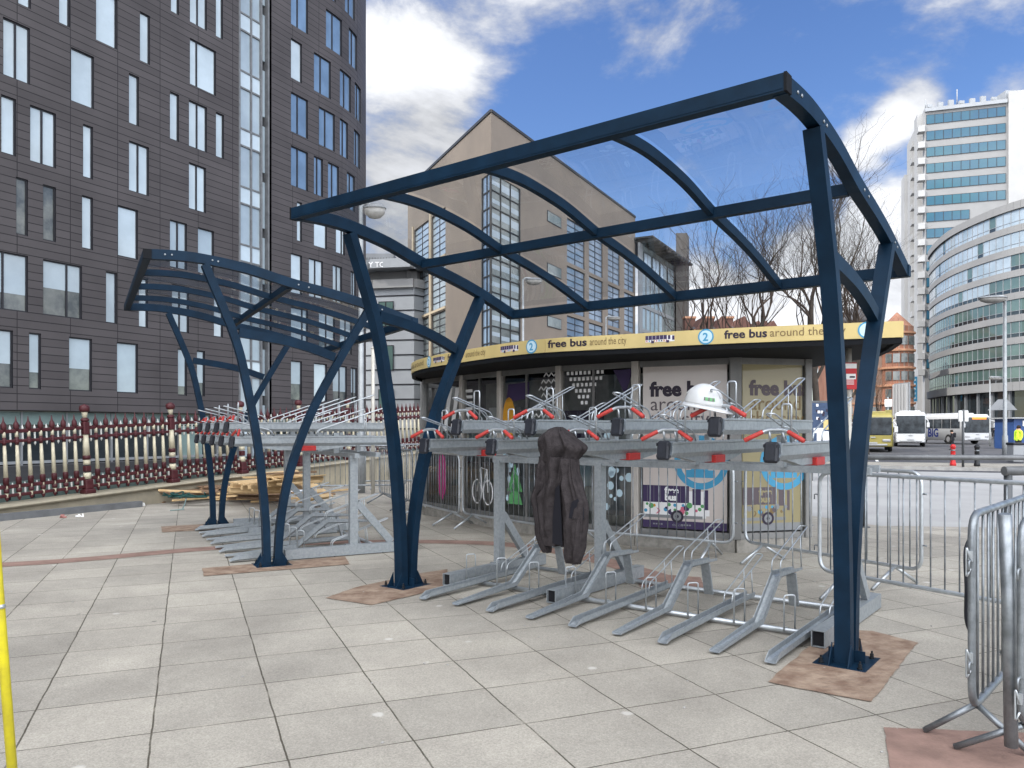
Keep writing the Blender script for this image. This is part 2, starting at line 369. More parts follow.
M['polegrey'] = mat('grey_pole', (.30,.315,.32), .5, .3, var=.15, scale=4)
M['poledark'] = mat('dark_grey_pole', (.09,.095,.10), .5, .3, var=.15, scale=4)
M['lampglass'] = mat('lamp_bowl', (.30,.29,.27), .3, var=.2, scale=6)
M['yellowpole'] = mat('yellow_painted_pole', (.60,.52,.02), .5, scale=9, col2=(.42,.35,.03))
M['coachwhite'] = mat('coach_white_paint', (.50,.51,.52), .25, coat=.5, var=.05, scale=1)
M['coachgrey'] = mat('coach_grey_trim', (.30,.31,.32), .4)
M['tyre'] = mat('tyre_rubber', (.015,.015,.015), .85)
M['rim'] = mat('wheel_rim', (.35,.35,.36), .4, .6)
M['busyellow'] = mat('bus_yellow_paint', (.26,.22,.06), .35, coat=.3, var=.1, scale=1)
M['lit'] = mat('lit_headlamp', (.9,.9,.85), .3, emit=((1,.86,.6), 2.2))
M['orangelit'] = mat('orange_display', (.3,.08,.02), .5, emit=((1,.35,.05), .9))
M['navyletter'] = mat('navy_letter', (.01,.02,.11), .4)
M['hivis'] = mat('hi_vis_yellow', (.55,.78,.05), .7, var=.15, scale=12)
M['darkcloth'] = mat('dark_cloth', (.02,.021,.026), .9, var=.3, scale=12)
M['jeans'] = mat('denim', (.05,.075,.13), .9, var=.2, scale=12)
M['skin'] = mat('skin', (.42,.25,.18), .6)
M['hair'] = mat('dark_hair', (.02,.014,.01), .8)
M['redpost'] = mat('red_bollard_paint', (.55,.03,.03), .45, var=.12, scale=8)
M['blackpost'] = mat('black_bollard_paint', (.015,.016,.018), .4)
M['booth'] = mat('blue_booth_panel', (.03,.07,.20), .4, var=.1, scale=2)
M['bark'] = mat('tree_bark', (.055,.044,.035), .9, scale=5, col2=(.032,.027,.023), bump=.3, bscale=25)
M['twig'] = mat('bare_twig', (.052,.038,.030), .9, var=.2, scale=3)
M['twigbrown'] = mat('brown_twig', (.17,.095,.06), .9, var=.3, scale=2)
M['sticker'] = mat('blue_grey_plate', (.10,.16,.20), .4)
M['debris'] = mat('litter', (.35,.16,.14), .8, var=.3, scale=8)

# ------------------------------------------------------------------ camera
cam = bpy.data.cameras.new('camera'); co = bpy.data.objects.new('camera', cam); COL.objects.link(co)
co.location = (0,0,EYE); co.rotation_euler = (R(90),0,0)
cam.sensor_width = 36; cam.lens = F0/1024*36; cam.shift_y = (HV-384)/1024; cam.clip_end = 4000; cam.clip_start = .05
S.camera = co

# ------------------------------------------------------------------ sky and sun
SUN_EL, SUN_DIR = 42.0, Vector((-.97,-.22,0)).normalized()
w = bpy.data.worlds.new('World'); S.world = w; w.use_nodes = True
nt = w.node_tree; N = nt.nodes; L = nt.links; bg = N['Background']
sky = N.new('ShaderNodeTexSky'); sky.sky_type = 'NISHITA'; sky.sun_disc = False
sky.sun_elevation = R(SUN_EL); sky.sun_rotation = math.atan2(SUN_DIR.x, SUN_DIR.y)
sky.air_density = 1.0; sky.dust_density = .6; sky.ozone_density = 2.2
tc = N.new('ShaderNodeTexCoord')
def math2(op, a, b=None, c=None):
    n = N.new('ShaderNodeMath'); n.operation = op
    for i, x in enumerate((a, b, c)):
        if x is None: continue
        if isinstance(x, (int, float)): n.inputs[i].default_value = x
        else: L.new(x, n.inputs[i])
    return n.outputs[0]
def smooth(x, a, b, lo=0.0, hi=1.0):
    n = N.new('ShaderNodeMapRange'); n.interpolation_type = 'SMOOTHSTEP'
    L.new(x, n.inputs['Value']); n.inputs['From Min'].default_value = a; n.inputs['From Max'].default_value = b
    n.inputs['To Min'].default_value = lo; n.inputs['To Max'].default_value = hi
    return n.outputs[0]
sep = N.new('ShaderNodeSeparateXYZ'); L.new(tc.outputs['Generated'], sep.inputs[0])
D = tc.outputs['Generated']
# clouds as patches of the sky dome, each a direction with a size
def blob(u, v, ru, amp):
    d = Vector(((u-512)/F0, 1, (HV-v)/F0)); k = d.length; d.normalize()
    vm = N.new('ShaderNodeVectorMath'); vm.operation = 'DISTANCE'; L.new(D, vm.inputs[0]); vm.inputs[1].default_value = d
    return smooth(vm.outputs['Value'], ru/F0/k, ru*.15/F0/k, 0, amp)
blobs = [(430,85,130,.30),(400,200,120,.28),(395,20,120,.18),(530,0,100,.20),(620,15,110,.15),(700,5,100,.17),(470,95,70,.12),
         (915,105,42,.34),(890,122,34,.3),(858,148,40,.34),(838,160,26,.2),
         (840,262,95,.40),(770,300,100,.36),(700,300,90,.28),(880,215,50,.3),(900,330,120,.36),(660,320,100,.2),(1000,30,110,.07),(900,45,120,.08),(800,20,90,.05),(640,85,60,.12),(1010,90,50,.10),(390,275,50,.25),
         (560,115,120,-.26),(640,130,90,-.14),(790,90,120,-.16),(760,180,90,-.10),(620,200,90,-.12)]
bias = None
for bl in blobs:
    o_ = blob(*bl); bias = o_ if bias is None else math2('ADD', bias, o_)
cloudpos = N.new('ShaderNodeMapping'); cloudpos.inputs['Scale'].default_value = (1,1,1.9); L.new(D, cloudpos.inputs['Vector'])
nz = N.new('ShaderNodeTexNoise'); nz.inputs['Scale'].default_value = 3.4; nz.inputs['Detail'].default_value = 13; nz.inputs['Roughness'].default_value = .60; nz.inputs['Distortion'].default_value = .45
L.new(cloudpos.outputs[0], nz.inputs['Vector'])
nz2 = N.new('ShaderNodeTexNoise'); nz2.inputs['Scale'].default_value = 11; nz2.inputs['Detail'].default_value = 11; nz2.inputs['Roughness'].default_value = .6; L.new(cloudpos.outputs[0], nz2.inputs['Vector'])
behind = smooth(sep.outputs['Y'], .35, -.25, 0, .36)          # unseen bright cloud added behind the viewer to fill the shaded plaza
over = smooth(sep.outputs['Z'], .55, .9, 0, .26)  # cloud overhead, added for the same fill light
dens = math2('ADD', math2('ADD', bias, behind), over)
dens = math2('ADD', dens, math2('MULTIPLY_ADD', nz.outputs['Fac'], 1.35, -.675))
dens = math2('ADD', dens, math2('MULTIPLY_ADD', nz2.outputs['Fac'], .75, -.375))
mask = smooth(dens, .02, .42)
thick = smooth(dens, .14, .60)
shade = smooth(nz.outputs['Fac'], .34, .62)
# grey bases on the left bank, bright tops on the right
gr = smooth(math2('ADD', blob(395,215,170,1.0), blob(440,150,90,.35)), .15, .9)
bright = math2('MULTIPLY_ADD', thick, 2.9, 5.0)
bright = math2('MULTIPLY', bright, math2('MULTIPLY_ADD', shade, .26, .80))
bright = math2('MULTIPLY', bright, math2('MULTIPLY_ADD', gr, -.30, 1.0))
bright = math2('MULTIPLY', bright, math2('ADD', 1.0, smooth(sep.outputs['Y'], .2, -.4, 0, 3.4)))  # cloud behind the viewer brightened as added fill light
cc = N.new('ShaderNodeCombineXYZ')
L.new(math2('MULTIPLY', bright, .95), cc.inputs[0]); L.new(math2('MULTIPLY', bright, .975), cc.inputs[1]); L.new(math2('MULTIPLY', bright, 1.03), cc.inputs[2])
mx = N.new('ShaderNodeMix'); mx.data_type = 'RGBA'
hs = N.new('ShaderNodeHueSaturation'); hs.inputs['Saturation'].default_value = 1.2; hs.inputs['Hue'].default_value = .512; hs.inputs['Value'].default_value = 1.27; L.new(sky.outputs[0], hs.inputs['Color'])
L.new(mask, mx.inputs['Factor']); L.new(hs.outputs[0], mx.inputs['A']); L.new(cc.outputs[0], mx.inputs['B'])
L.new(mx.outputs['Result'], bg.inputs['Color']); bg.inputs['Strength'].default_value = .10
sun = bpy.data.lights.new('sun', 'SUN'); so = bpy.data.objects.new('sun', sun); COL.objects.link(so)
sun.energy = 2.6; sun.angle = R(.53); sun.color = (1,.95,.87)
sv = Vector((SUN_DIR.x*math.cos(R(SUN_EL)), SUN_DIR.y*math.cos(R(SUN_EL)), math.sin(R(SUN_EL))))
so.rotation_euler = (-sv).to_track_quat('-Z','Y').to_euler(); so.location = (-30,0,60)
S.view_settings.view_transform = 'Standard'; S.view_settings.look = 'None'; S.view_settings.exposure = .55; S.view_settings.gamma = 1
S.cycles.max_bounces = 7; S.cycles.transparent_max_bounces = 24; S.cycles.use_denoising = True

# ================================================================== GROUND
def struct(name, mb, m):
    o = mb.build(name, m); return tag(o, kind='structure')
g = MB(); g.quad((-1500,-300,-.01),(1500,-300,-.01),(1500,2500,-.01),(-1500,2500,-.01)); struct('ground', g, M['asphalt'])
PL = [(-9.55,14.1),(-20,-6),(-20,-14),(30,-14),(30,10.2),(15,11.9),(9.5,12.5),(5.2,12.9),(4.3,13.6),(4.0,16),(5.0,19),(6.0,34),(1.2,34),(-6.53,19.1)]
PL = [(-24,-14),(30,-14),(30,10.6),(15,12.0),(9.5,12.5),(6.0,12.9),(5.4,14.5),(5.5,34),(.6,34),(-8.3,15.85),(-9.3,13.9),(-18.5,-4)]
g = MB(); g.prism(PL, -.2, .004); pav = struct('paving', g, M['paving'])
g = MB(); g.poly([(-20+50,10.62,-.004),(15,12.02,-.004),(9.5,12.52,-.004),(6.02,12.92,-.004),(5.42,14.5,-.004),(5.52,31,-.004),(14,29.5,-.004),(18,28,-.004),(40,26.5,-.004),(70,25,-.004),(70,8,-.004)][::-1])
struct('pale_road', g, M['roadpale'])
M['darkroad'] = mat('dark_lower_road', (.022,.022,.024), .9, var=.2, scale=.5)
g = MB(); g.quad((-8.9,15.9,-.004),(-20.5,33.2,-.004),(-60,-45,-.004),(-50,-50,-.004)); g.quad((-8.9,15.9,-.004),(2.0,36.5,-.004),(-8.4,57,-.004),(-20.5,33.2,-.004)); struct('lower_road', g, M['darkroad'])
# traffic island with a kerb, and road markings
isl = [(9,33.5),(13,31.5),(18.5,29.2),(30,27.6),(60,26.4),(60,29.8),(30,31.6),(20,33.0),(14,35)]
g = MB(); g.prism(isl, -.05, .12, 0, 1); struct('traffic_island', g, [M['kerb'], M['paving']])
g = MB()
for k in range(9):
    y = 38+k*5.5; x = 17.5+k*2.2
    a = Vector((.40,.917,0)); b = Vector((.917,-.40,0))
    p = Vector((x,y,-.004)); g.quad(p, p+b*.14, p+b*.14+a*2.6, p+a*2.6)
for (x0,y0,x1,y1) in ((12,36.6,22,35.2),(23,35,60,31.8)):
    g.quad((x0,y0,-.004),(x1,y1,-.004),(x1,y1+.35,-.004),(x0,y0+.35,-.004))
struct('road_markings', g, M['whiteline'])
# red brown band curving through the slabs
arc = [(-16,8.0),(-9,8.75),(-5.9,9.22),(-4.0,10.45),(-2.2,11.05),(-.4,10.95),(.6,10.2),(1.3,9.05),(1.75,7.95)]
arc = catmull([Vector((x,y,0)) for x,y in arc], 5)
g = MB()
for i in range(len(arc)-1):
    def off(k, s):
        t = Vector(arc[min(k+1,len(arc)-1)])-Vector(arc[max(k-1,0)]); t.normalize(); n = Vector((-t.y,t.x,0)); p = Vector(arc[k])+n*s; return (p.x,p.y,.008)
    g.quad(off(i,-.17), off(i+1,-.17), off(i+1,.17), off(i,.17))
struct('paving_band', g, M['redpave'])
def patch(name, px, m, jag=.012, z=.010):
    pts = [Vector((*ground(u,v),0)) for u,v in px]; out = []
    for i, p in enumerate(pts):
        q = pts[(i+1) % len(pts)]
        n = max(2, int((q-p).length/.06))
        for k in range(n):
            c = p.lerp(q, k/n); out.append((c.x+random.uniform(-jag,jag), c.y+random.uniform(-jag,jag), z))
    g = MB(); g.poly(out); return struct(name, g, m)
patch('mortar_patch', [(768,683),(800,655),(830,630),(872,632),(918,644),(905,660),(872,703),(800,690)], M['mortar'], .007)
patch('mortar_patch', [(325,599),(356,588),(420,574),(447,570),(452,585),(432,592),(372,606)], M['mortar'], .006)
patch('mortar_patch', [(202,569),(345,557),(350,565),(204,577)], M['mortar'], .005)
patch('mortar_patch', [(161,527),(215,524),(215,530),(162,533)], M['mortar'], .005)
patch('paving_patch', [(884,729),(1060,736),(1100,790),(893,790)], M['redpave'], .004)
patch('paving_patch', [(632,573),(700,578),(708,592),(640,588)], M['redpave'], .006)
patch('paving_patch', [(560,552),(608,556),(606,562),(556,560)], M['redpave'], .006)
# crumbs of debris on the slabs
g = MB()
for i in range(46):
    x = random.uniform(-5,4); y = random.uniform(3.6,11); r = random.uniform(.003,.008)
    g.box((x,y,.008+r*.2), (r*2,r*1.3,r*.8), 0, Matrix.Rotation(random.uniform(0,3),3,'Z'))
tag(g.build('stone_crumbs', M['kerb']), kind='stuff', label='pale crumbs of mortar scattered over the paving slabs', cat='debris')

# ================================================================== BIKE SHELTERS
SF, SL1, SM, SL2, SB = (-1.327,3.485),(-.735,3.489),(.218,3.307),(1.158,3.117),(1.765,2.945)
SLEN = 4.253
ARCH = catmull([SF,(-1.03,3.50),SL1,(-.27,3.425),SM,(.70,3.22),SL2,SB], 5)
def archz(x):
    for a, b in zip(ARCH, ARCH[1:]):
        if a[0] <= x <= b[0]: return a[1]+(b[1]-a[1])*(x-a[0])/(b[0]-a[0])
    return ARCH[-1][1]
def rectprof(w, h): return [(-w/2,-h/2),(w/2,-h/2),(w/2,h/2),(-w/2,h/2)]
def make_shelter(label):
    t = thing('bike_shelter', label, 'bike shelter', group='navy steel bike shelters')
    nv = M['navy']
    def rect_sweep(name, path, w, h, y, parent=t, m=nv):
        b = MB(); b.sweep(path, rectprof(w,h), 0, y); return b.build(name, m, parent)
    for y in (0.0, SLEN):
        fl = catmull([(-.062,.012),(-.075,.5),(-.115,1.0),(-.175,1.5),(-.275,2.05),(-.41,2.62),(-.735,3.43)], 6)
        bl = catmull([(.062,.012),(.095,.5),(.185,1.0),(.325,1.45),(.50,1.87),(.76,2.36),(1.16,3.05)], 6)
        rect_sweep('leg', fl, .105, .085, y); rect_sweep('leg', bl, .105, .085, y)
        rect_sweep('tie_bar', catmull([(-.37,2.69),(.1,2.63),(.45,2.55),(.74,2.455)], 5), .07, .10, y)
        rect_sweep('end_arch', ARCH, .08, .108, y)
        b = MB(); b.box((0,y,.006), (.40,.34,.012))
        for sx in (-1,1):                                             # stiffening gussets
            for yy in (-.062,.062):
                x0 = sx*.105
                b.poly([(x0,y+yy,.012),(x0+sx*.085,y+yy,.012),(x0+sx*.004,y+yy,.15)])
                b.poly([(x0,y+yy+.008,.012),(x0+sx*.085,y+yy+.008,.012),(x0+sx*.004,y+yy+.008,.15)][::-1])
                b.quad((x0+sx*.085,y+yy,.012),(x0+sx*.085,y+yy+.008,.012),(x0+sx*.004,y+yy+.008,.15),(x0+sx*.004,y+yy,.15))
        for yy in (-1,1): b.box((0,y+yy*.085,.05), (.008,.07,.08))
        bp = b.build('base_plate', nv, t)
        for sx in (-1,1):
            for sy in (-1,1):
                q = MB(); q.lathe([(.019,0),(.019,.008),(.013,.009),(.013,.034),(.007,.036),(.007,.052)], (sx*.155,y+sy*.125,.012), 6, smooth=False)
                q.build('bolt', M['navybolt'], bp)
    for (x, z), dz in ((SF,0),(SM,-.02),(SB,0)):
        b = MB(); w = .098 if x != SM[0] else .082
        b.box((x, SLEN/2, z+dz), (w*.8, SLEN-.09 if x == SM[0] else SLEN+.10, w))
        if x != SM[0]:
            b.box((x, SLEN/2, z-.034), (w*.8+.006, SLEN+.06, .006)); 
        pl = b.build('purlin', nv, t)
        if x == SF[0]:
            for y in (-.044, SLEN+.044):
                q = MB(); q.box((x,y,z), (.086,.016,.104)); q.build('end_cap', M['soffit'], pl)
    for k in (1,2,3):
        rect_sweep('roof_rib', [(x, z-.012) for x, z in ARCH], .05, .075, SLEN*k/4)
    for k in range(4):
        y0, y1 = SLEN*k/4+.03, SLEN*(k+1)/4-.03; b = MB(); n = len(b.v)
        pts = [(x, z+.045) for x, z in ARCH[1:-1]]
        for (x, z) in pts: b.v += [(x,y0,z),(x,y1,z)]
        for i in range(len(pts)-1): b.face((2*i,2*i+1,2*i+3,2*i+2), 0, True)
        b.build('roof_panel', M['poly'], t)
    for y in (0, SLEN):                                               # bolt heads along the end arches
        sg_ = -1 if y == 0 else 1
        for x in (-1.15,-1.08,-.66,-.60,.30,.42,1.25,1.33):
            b = MB(); b.lathe([(.011,-.004),(.011,.004),(.005,.006)], (0,0,0), 6)
            b.v = [(x+vx, y+sg_*(.042+vz), archz(x)+vy) for vx, vy, vz in b.v]; b.build('bolt', M['galvdull'], t)
    return t
sh1 = make_shelter('large navy bike shelter in front of the kiosk, its clear roof seen from below')
sh1.location = (2.286,5.397,0); sh1.rotation_euler.z = .9118
sh2 = copy_tree(sh1); sh2.location = (-2.80,9.215,0); sh2.rotation_euler.z = .4986
sh2['label'] = 'navy bike shelter farther off, in front of the dark office block and railing'

# ================================================================== TWO TIER BIKE RACKS
TRAY_T = [.38,.78,1.18,1.57,1.97,2.40,2.82,3.22,3.62]
UPROF = [(-.058,.118),(-.064,.126),(-.064,.112),(-.058,.106),(-.058,.042),(-.035,.008),(.035,.008),(.058,.042),(.058,.106),(.064,.112),(.064,.126),(.058,.118),(.052,.044),(.030,.014),(-.030,.014),(-.052,.044)]
LPROF = [(-.036,.058),(-.040,.060),(-.040,.018),(-.018,0),(.018,0),(.040,.018),(.040,.060),(.036,.058),(.035,.021),(.015,.005),(-.015,.005),(-.035,.021)]
def wire_loop(b, pts, y, half=.032, r=.0062):
    """a U of wire: out along one side, round the end, back along the other"""
    A = [(x, y-half, z) for x, z in pts]; B = [(x, y+half, z) for x, z in pts][::-1]
    b.tube(fillet(A+B, .035, 4), r, 6)
def make_rack(label):
    t = thing('bike_rack', label, 'bike rack', group='two tier bike racks')
    gv, zl = M['galv'], M['galvlight']
    for y in (.25, 2.60, 3.88):
        b = MB(); x0, x1 = .20, 1.86
        for (yy, dy) in ((-.046,.008),(.046,.008)): b.box(((x0+x1)/2,y+yy,.075), (x1-x0,dy,.12))
        for zz in (.018,.132): b.box(((x0+x1)/2,y,zz), (x1-x0-.002,.0839,.006))
        gb = b.build('ground_beam', gv, t)
        q = MB(); q.box((x0+.03,y,.075), (.01,.084,.106)); q.build('open_end_shade', M['hollow'], gb)  # black plate paints in the shade inside the hollow beam
        b = MB(); b.box((1.05,y,.69), (.10,.075,1.12)); b.box((1.05,y,.14), (.2,.09,.012)); b.build('post', gv, t)
        b = MB(); b.bar((1.10,y,.66), (1.55,y,.14), .05, .09); b.build('brace', gv, t)
    for x, z in ((1.05,1.255),(1.32,1.265)):
        b = MB(); b.box((x,2.02,z), (.06,3.86,.056)); b.build('cross_rail', gv, t)
    for x in (.46,1.50):
        b = MB(); b.tube([(x,.30,.035),(x,3.86,.035)], .021, 8); b.build('floor_bar', zl, t)
    for i, y in enumerate(TRAY_T):
        # ---- upper tray
        hi = i % 2 == 1; z = 1.545 if hi else 1.372; xf = -.36
        b = MB(); b.sweep([(xf,z),(1.62,z)], UPROF, 0, y)
        if not hi:                                                     # deep fairing under the arm
            pr = [(-.20,z+.010),(.0,z-.018),(.14,z-.042),(.72,z-.046),(.92,z-.018),(1.05,z+.010)]
            for s in (-1,1):
                b.poly([(x,y+s*.03,zz) for x,zz in (pr if s > 0 else pr[::-1])])
            for k in range(len(pr)-1):
                b.quad((pr[k][0],y-.03,pr[k][1]),(pr[k+1][0],y-.03,pr[k+1][1]),(pr[k+1][0],y+.03,pr[k+1][1]),(pr[k][0],y+.03,pr[k][1]))
        else:
            b.box((.98,y,1.405), (.07,.06,.27)); b.box((1.28,y,1.41), (.05,.05,.26))
        tr = b.build('upper_tray', gv, t)
        b = MB(); rot = Matrix.Rotation(R(9),3,'Y')
        b.cbox((xf-.028,y,z+.062), (.05,.094,.142), .012, 0, rot)
        b.box((xf-.056,y,z+.062), (.006,.06,.10), 0, rot)
        for s in (-1,1): b.box((xf-.03,y+s*.048,z+.02), (.03,.008,.02), 0, rot); b.box((xf-.03,y+s*.048,z+.105), (.03,.008,.02), 0, rot)
        b.build('end_cap', M['blackplastic'], tr)
        b = MB(); hx = xf+.06
        b.tube(fillet([(hx-.02,y-.11,z+.185),(hx,y-.06,z+.215),(hx,y+.06,z+.215),(hx-.02,y+.11,z+.185)], .06, 4), .0125, 8)
        for s in (-1,1): b.tube([(hx,y+s*.045,z+.213),(hx+.03,y+s*.05,z+.12)], .009, 6)
        hb = b.build('handle_bar', zl, tr)
        for s in (-1,1):
            b = MB(); p0 = Vector((hx-.012,y+s*.085,z+.203)); p1 = Vector((hx-.050,y+s*.205,z+.140)); b.tube([p0,p0.lerp(p1,.05),p0.lerp(p1,.95),p1], [.013,.016,.0165,.012], 10)
            b.build('grip', M['grip'], tr)
        b = MB()
        wire_loop(b, [(.10,z+.128),(.06,z+.20),(-.42,z+.325)], y, .030)
        wire_loop(b, [(.0,z+.128),(.005,z+.145),(-.12,z+.235)], y, .030, .005)
        b.build('wheel_loop', zl, tr)
        b = MB(); b.tube(fillet([(-.12,y-.045,z+.12),(-.12,y-.045,z+.395),(-.12,y+.02,z+.395),(-.12,y+.02,z+.12)], .02, 4), .007, 6); b.build('upright_hoop', zl, tr)
        b = MB()
        wire_loop(b, [(.62,z+.128),(.64,z+.20),(1.50,z+.50 if hi else z+.49)], y, .034)
        for s in (-1,1): b.tube([(1.25,y+s*.034,z+.125),(1.25,y+s*.034,z+.40)], .005, 6)
        b.build('wheel_loop', zl, tr)
        if not hi:
            b = MB(); b.cbox((.50,y-.014,z-.022), (.20,.10,.062), .004); b.build('red_block', M['redblock'], tr)
        # ---- lower tray
        if hi:
            path = [(-.40,.02),(-.395,.0201),(.46,.045),(.87,.355),(1.40,.345)]
            b = MB(); b.sweep(path, LPROF, 0, y, [.18,.3,1,1,.5]); lt = b.build('lower_tray', gv, t)
            b = MB(); b.bar((1.22,y,.345), (1.30,y,.05), .085, .022, up=(1,0,0)); b.build('support_leg', gv, lt)
            pl = [(.84,.40),(.85,.50),(1.56,.72)]; ex = [(1.38,.37,.66)]
        else:
            path = [(-.41,.02),(-.405,.0201),(1.33,.062)]
            b = MB(); b.sweep([(-.41,.02),(-.33,.0222),(1.33,.062)], LPROF, 0, y, [.18,1,1]); lt = b.build('lower_tray', gv, t)
            pl = [(.80,.10),(.82,.18),(1.55,.43)]; ex = [(1.28,.09,.33)]
        b = MB(); wire_loop(b, pl, y, .036)
        for (x, z0, z1) in ex:
            for s in (-1,1): b.tube([(x,y+s*.036,z0),(x-.03,y+s*.036,z1)], .005, 6)
        b.build('wheel_loop', zl, lt)
        b = MB(); hy = y+.165; b.tube(fillet([(.50,hy-.032,.03),(.50,hy-.032,.31),(.43,hy+.028,.31),(.43,hy+.028,.03)], .022, 4), .0065, 6)
        b.box((.47,hy+.03,.055), (.03,.03,.004)); b.build('bike_hoop', zl, t)
    return t
rk1 = make_rack('galvanised bike rack in front of the kiosk with a hoodie and hard hat on it')
rk1.location = sh1.location; rk1.rotation_euler.z = sh1.rotation_euler.z
rk2 = copy_tree(rk1); rk2.location = sh2.location; rk2.rotation_euler.z = sh2.rotation_euler.z
rk2['label'] = 'galvanised bike rack seen from its side under the farther shelter, nothing on it'

# ---- helmet on the grips, hoodie hung on a tray
def rk(x, y, z):
    a = sh1.rotation_euler.z
    return Vector((sh1.location.x+x*math.cos(a)-y*math.sin(a), sh1.location.y+x*math.sin(a)+y*math.cos(a), z))
hp = rk(-.32,.90,1.765)
h = thing('hard_hat', 'white hard hat resting on the red handle grips of an upper tray', 'hard hat', hp, R(-28)); h.rotation_euler = (R(2), R(10), R(-28))
b = MB(); prof = []
for k in range(13):
    a = k/12*math.pi/2; prof.append((.125*math.cos(a)**.85 if k < 12 else .002, .148*math.sin(a)))
b.lathe(prof, (0,0,0), 28, 0, True, 1.12, .92)
b.build('shell', M['helmet'], h)
b = MB(); n = 28; ring = []
for k in range(n):
    a = 2*math.pi*k/n; f = max(0, math.cos(a)); ring.append((a, .018+.062*f**1.5))
for (a, e) in ring:
    ca, sa = math.cos(a), math.sin(a)
    for rr, zz in ((0,.006),(e,-.016-.25*max(0,e-.03)),(e-.002,-.021-.25*max(0,e-.03)),(-.004,-.002)):
        b.v.append((ca*(.125*1.12+rr), sa*(.125*.92+rr), zz))
for k in range(n):
    j = (k+1) % n
    for q in range(4): b.face((k*4+q, j*4+q, j*4+(q+1)%4, k*4+(q+1)%4), 0, True)
b.build('peak', M['helmet'], h)
b = MB()
for (yy, w_) in ((0,.022),(.035,.012),(-.035,.012)):
    pts = []
    for k in range(3,18):
        a = math.pi*k/20; pts.append((math.cos(a)*.125*1.12*1.0, yy, math.sin(a)*.148*math.sqrt(max(.1,1-(yy/.115)**2))+.0015))
    b.tube(pts, .006 if yy == 0 else .0035, 6)
b.build('ridge', M['helmet'], h)

def font_mesh(txt, size, bold=0.0, ext=.0, align='LEFT', spacing=1.0):
    cu = bpy.data.curves.new('lettering', 'FONT'); cu.body = txt; cu.size = size; cu.offset = bold; cu.extrude = ext; cu.align_x = align; cu.space_character = spacing; cu.resolution_u = 3
    ob = bpy.data.objects.new('lettering', cu); COL.objects.link(ob)
    dg = bpy.context.evaluated_depsgraph_get(); me = bpy.data.meshes.new_from_object(ob.evaluated_get(dg))
    vs = [tuple(v.co) for v in me.vertices]; fs = [tuple(p.vertices) for p in me.polygons]
    bpy.data.objects.remove(ob); bpy.data.curves.remove(cu); bpy.data.meshes.remove(me)
    return vs, fs
def add_text(b, txt, size, place, m=0, bold=0.0, align='LEFT', squeeze=1.0):
    """place(x, y) -> world position; flat letters"""
    vs, fs = font_mesh(txt, size, bold, 0, align); n = len(b.v)
    for (x, y, z) in vs: b.v.append(tuple(place(x*squeeze, y)))
    for f in fs: b.face([n+i for i in f], m)
    return max(v[0] for v in vs)*squeeze
# green printed badge on the side of the shell
b = MB()
def shellpt(x, y):
    a = R(-62)+x/.118; e = R(20)+y/.145
    return (math.cos(a)*math.cos(e)*.125*1.12*1.035, math.sin(a)*math.cos(e)*.125*.92*1.035, math.sin(e)*.148*1.03)
for k in range(8):
    x0 = -.035+k*.009
    b.quad(shellpt(x0,-.012), shellpt(x0+.0075,-.012), shellpt(x0+.0075,.012), shellpt(x0,.012), 0 if k % 3 else 1)
b.build('badge', [M['prgreen'], M['inkgrey']], h)

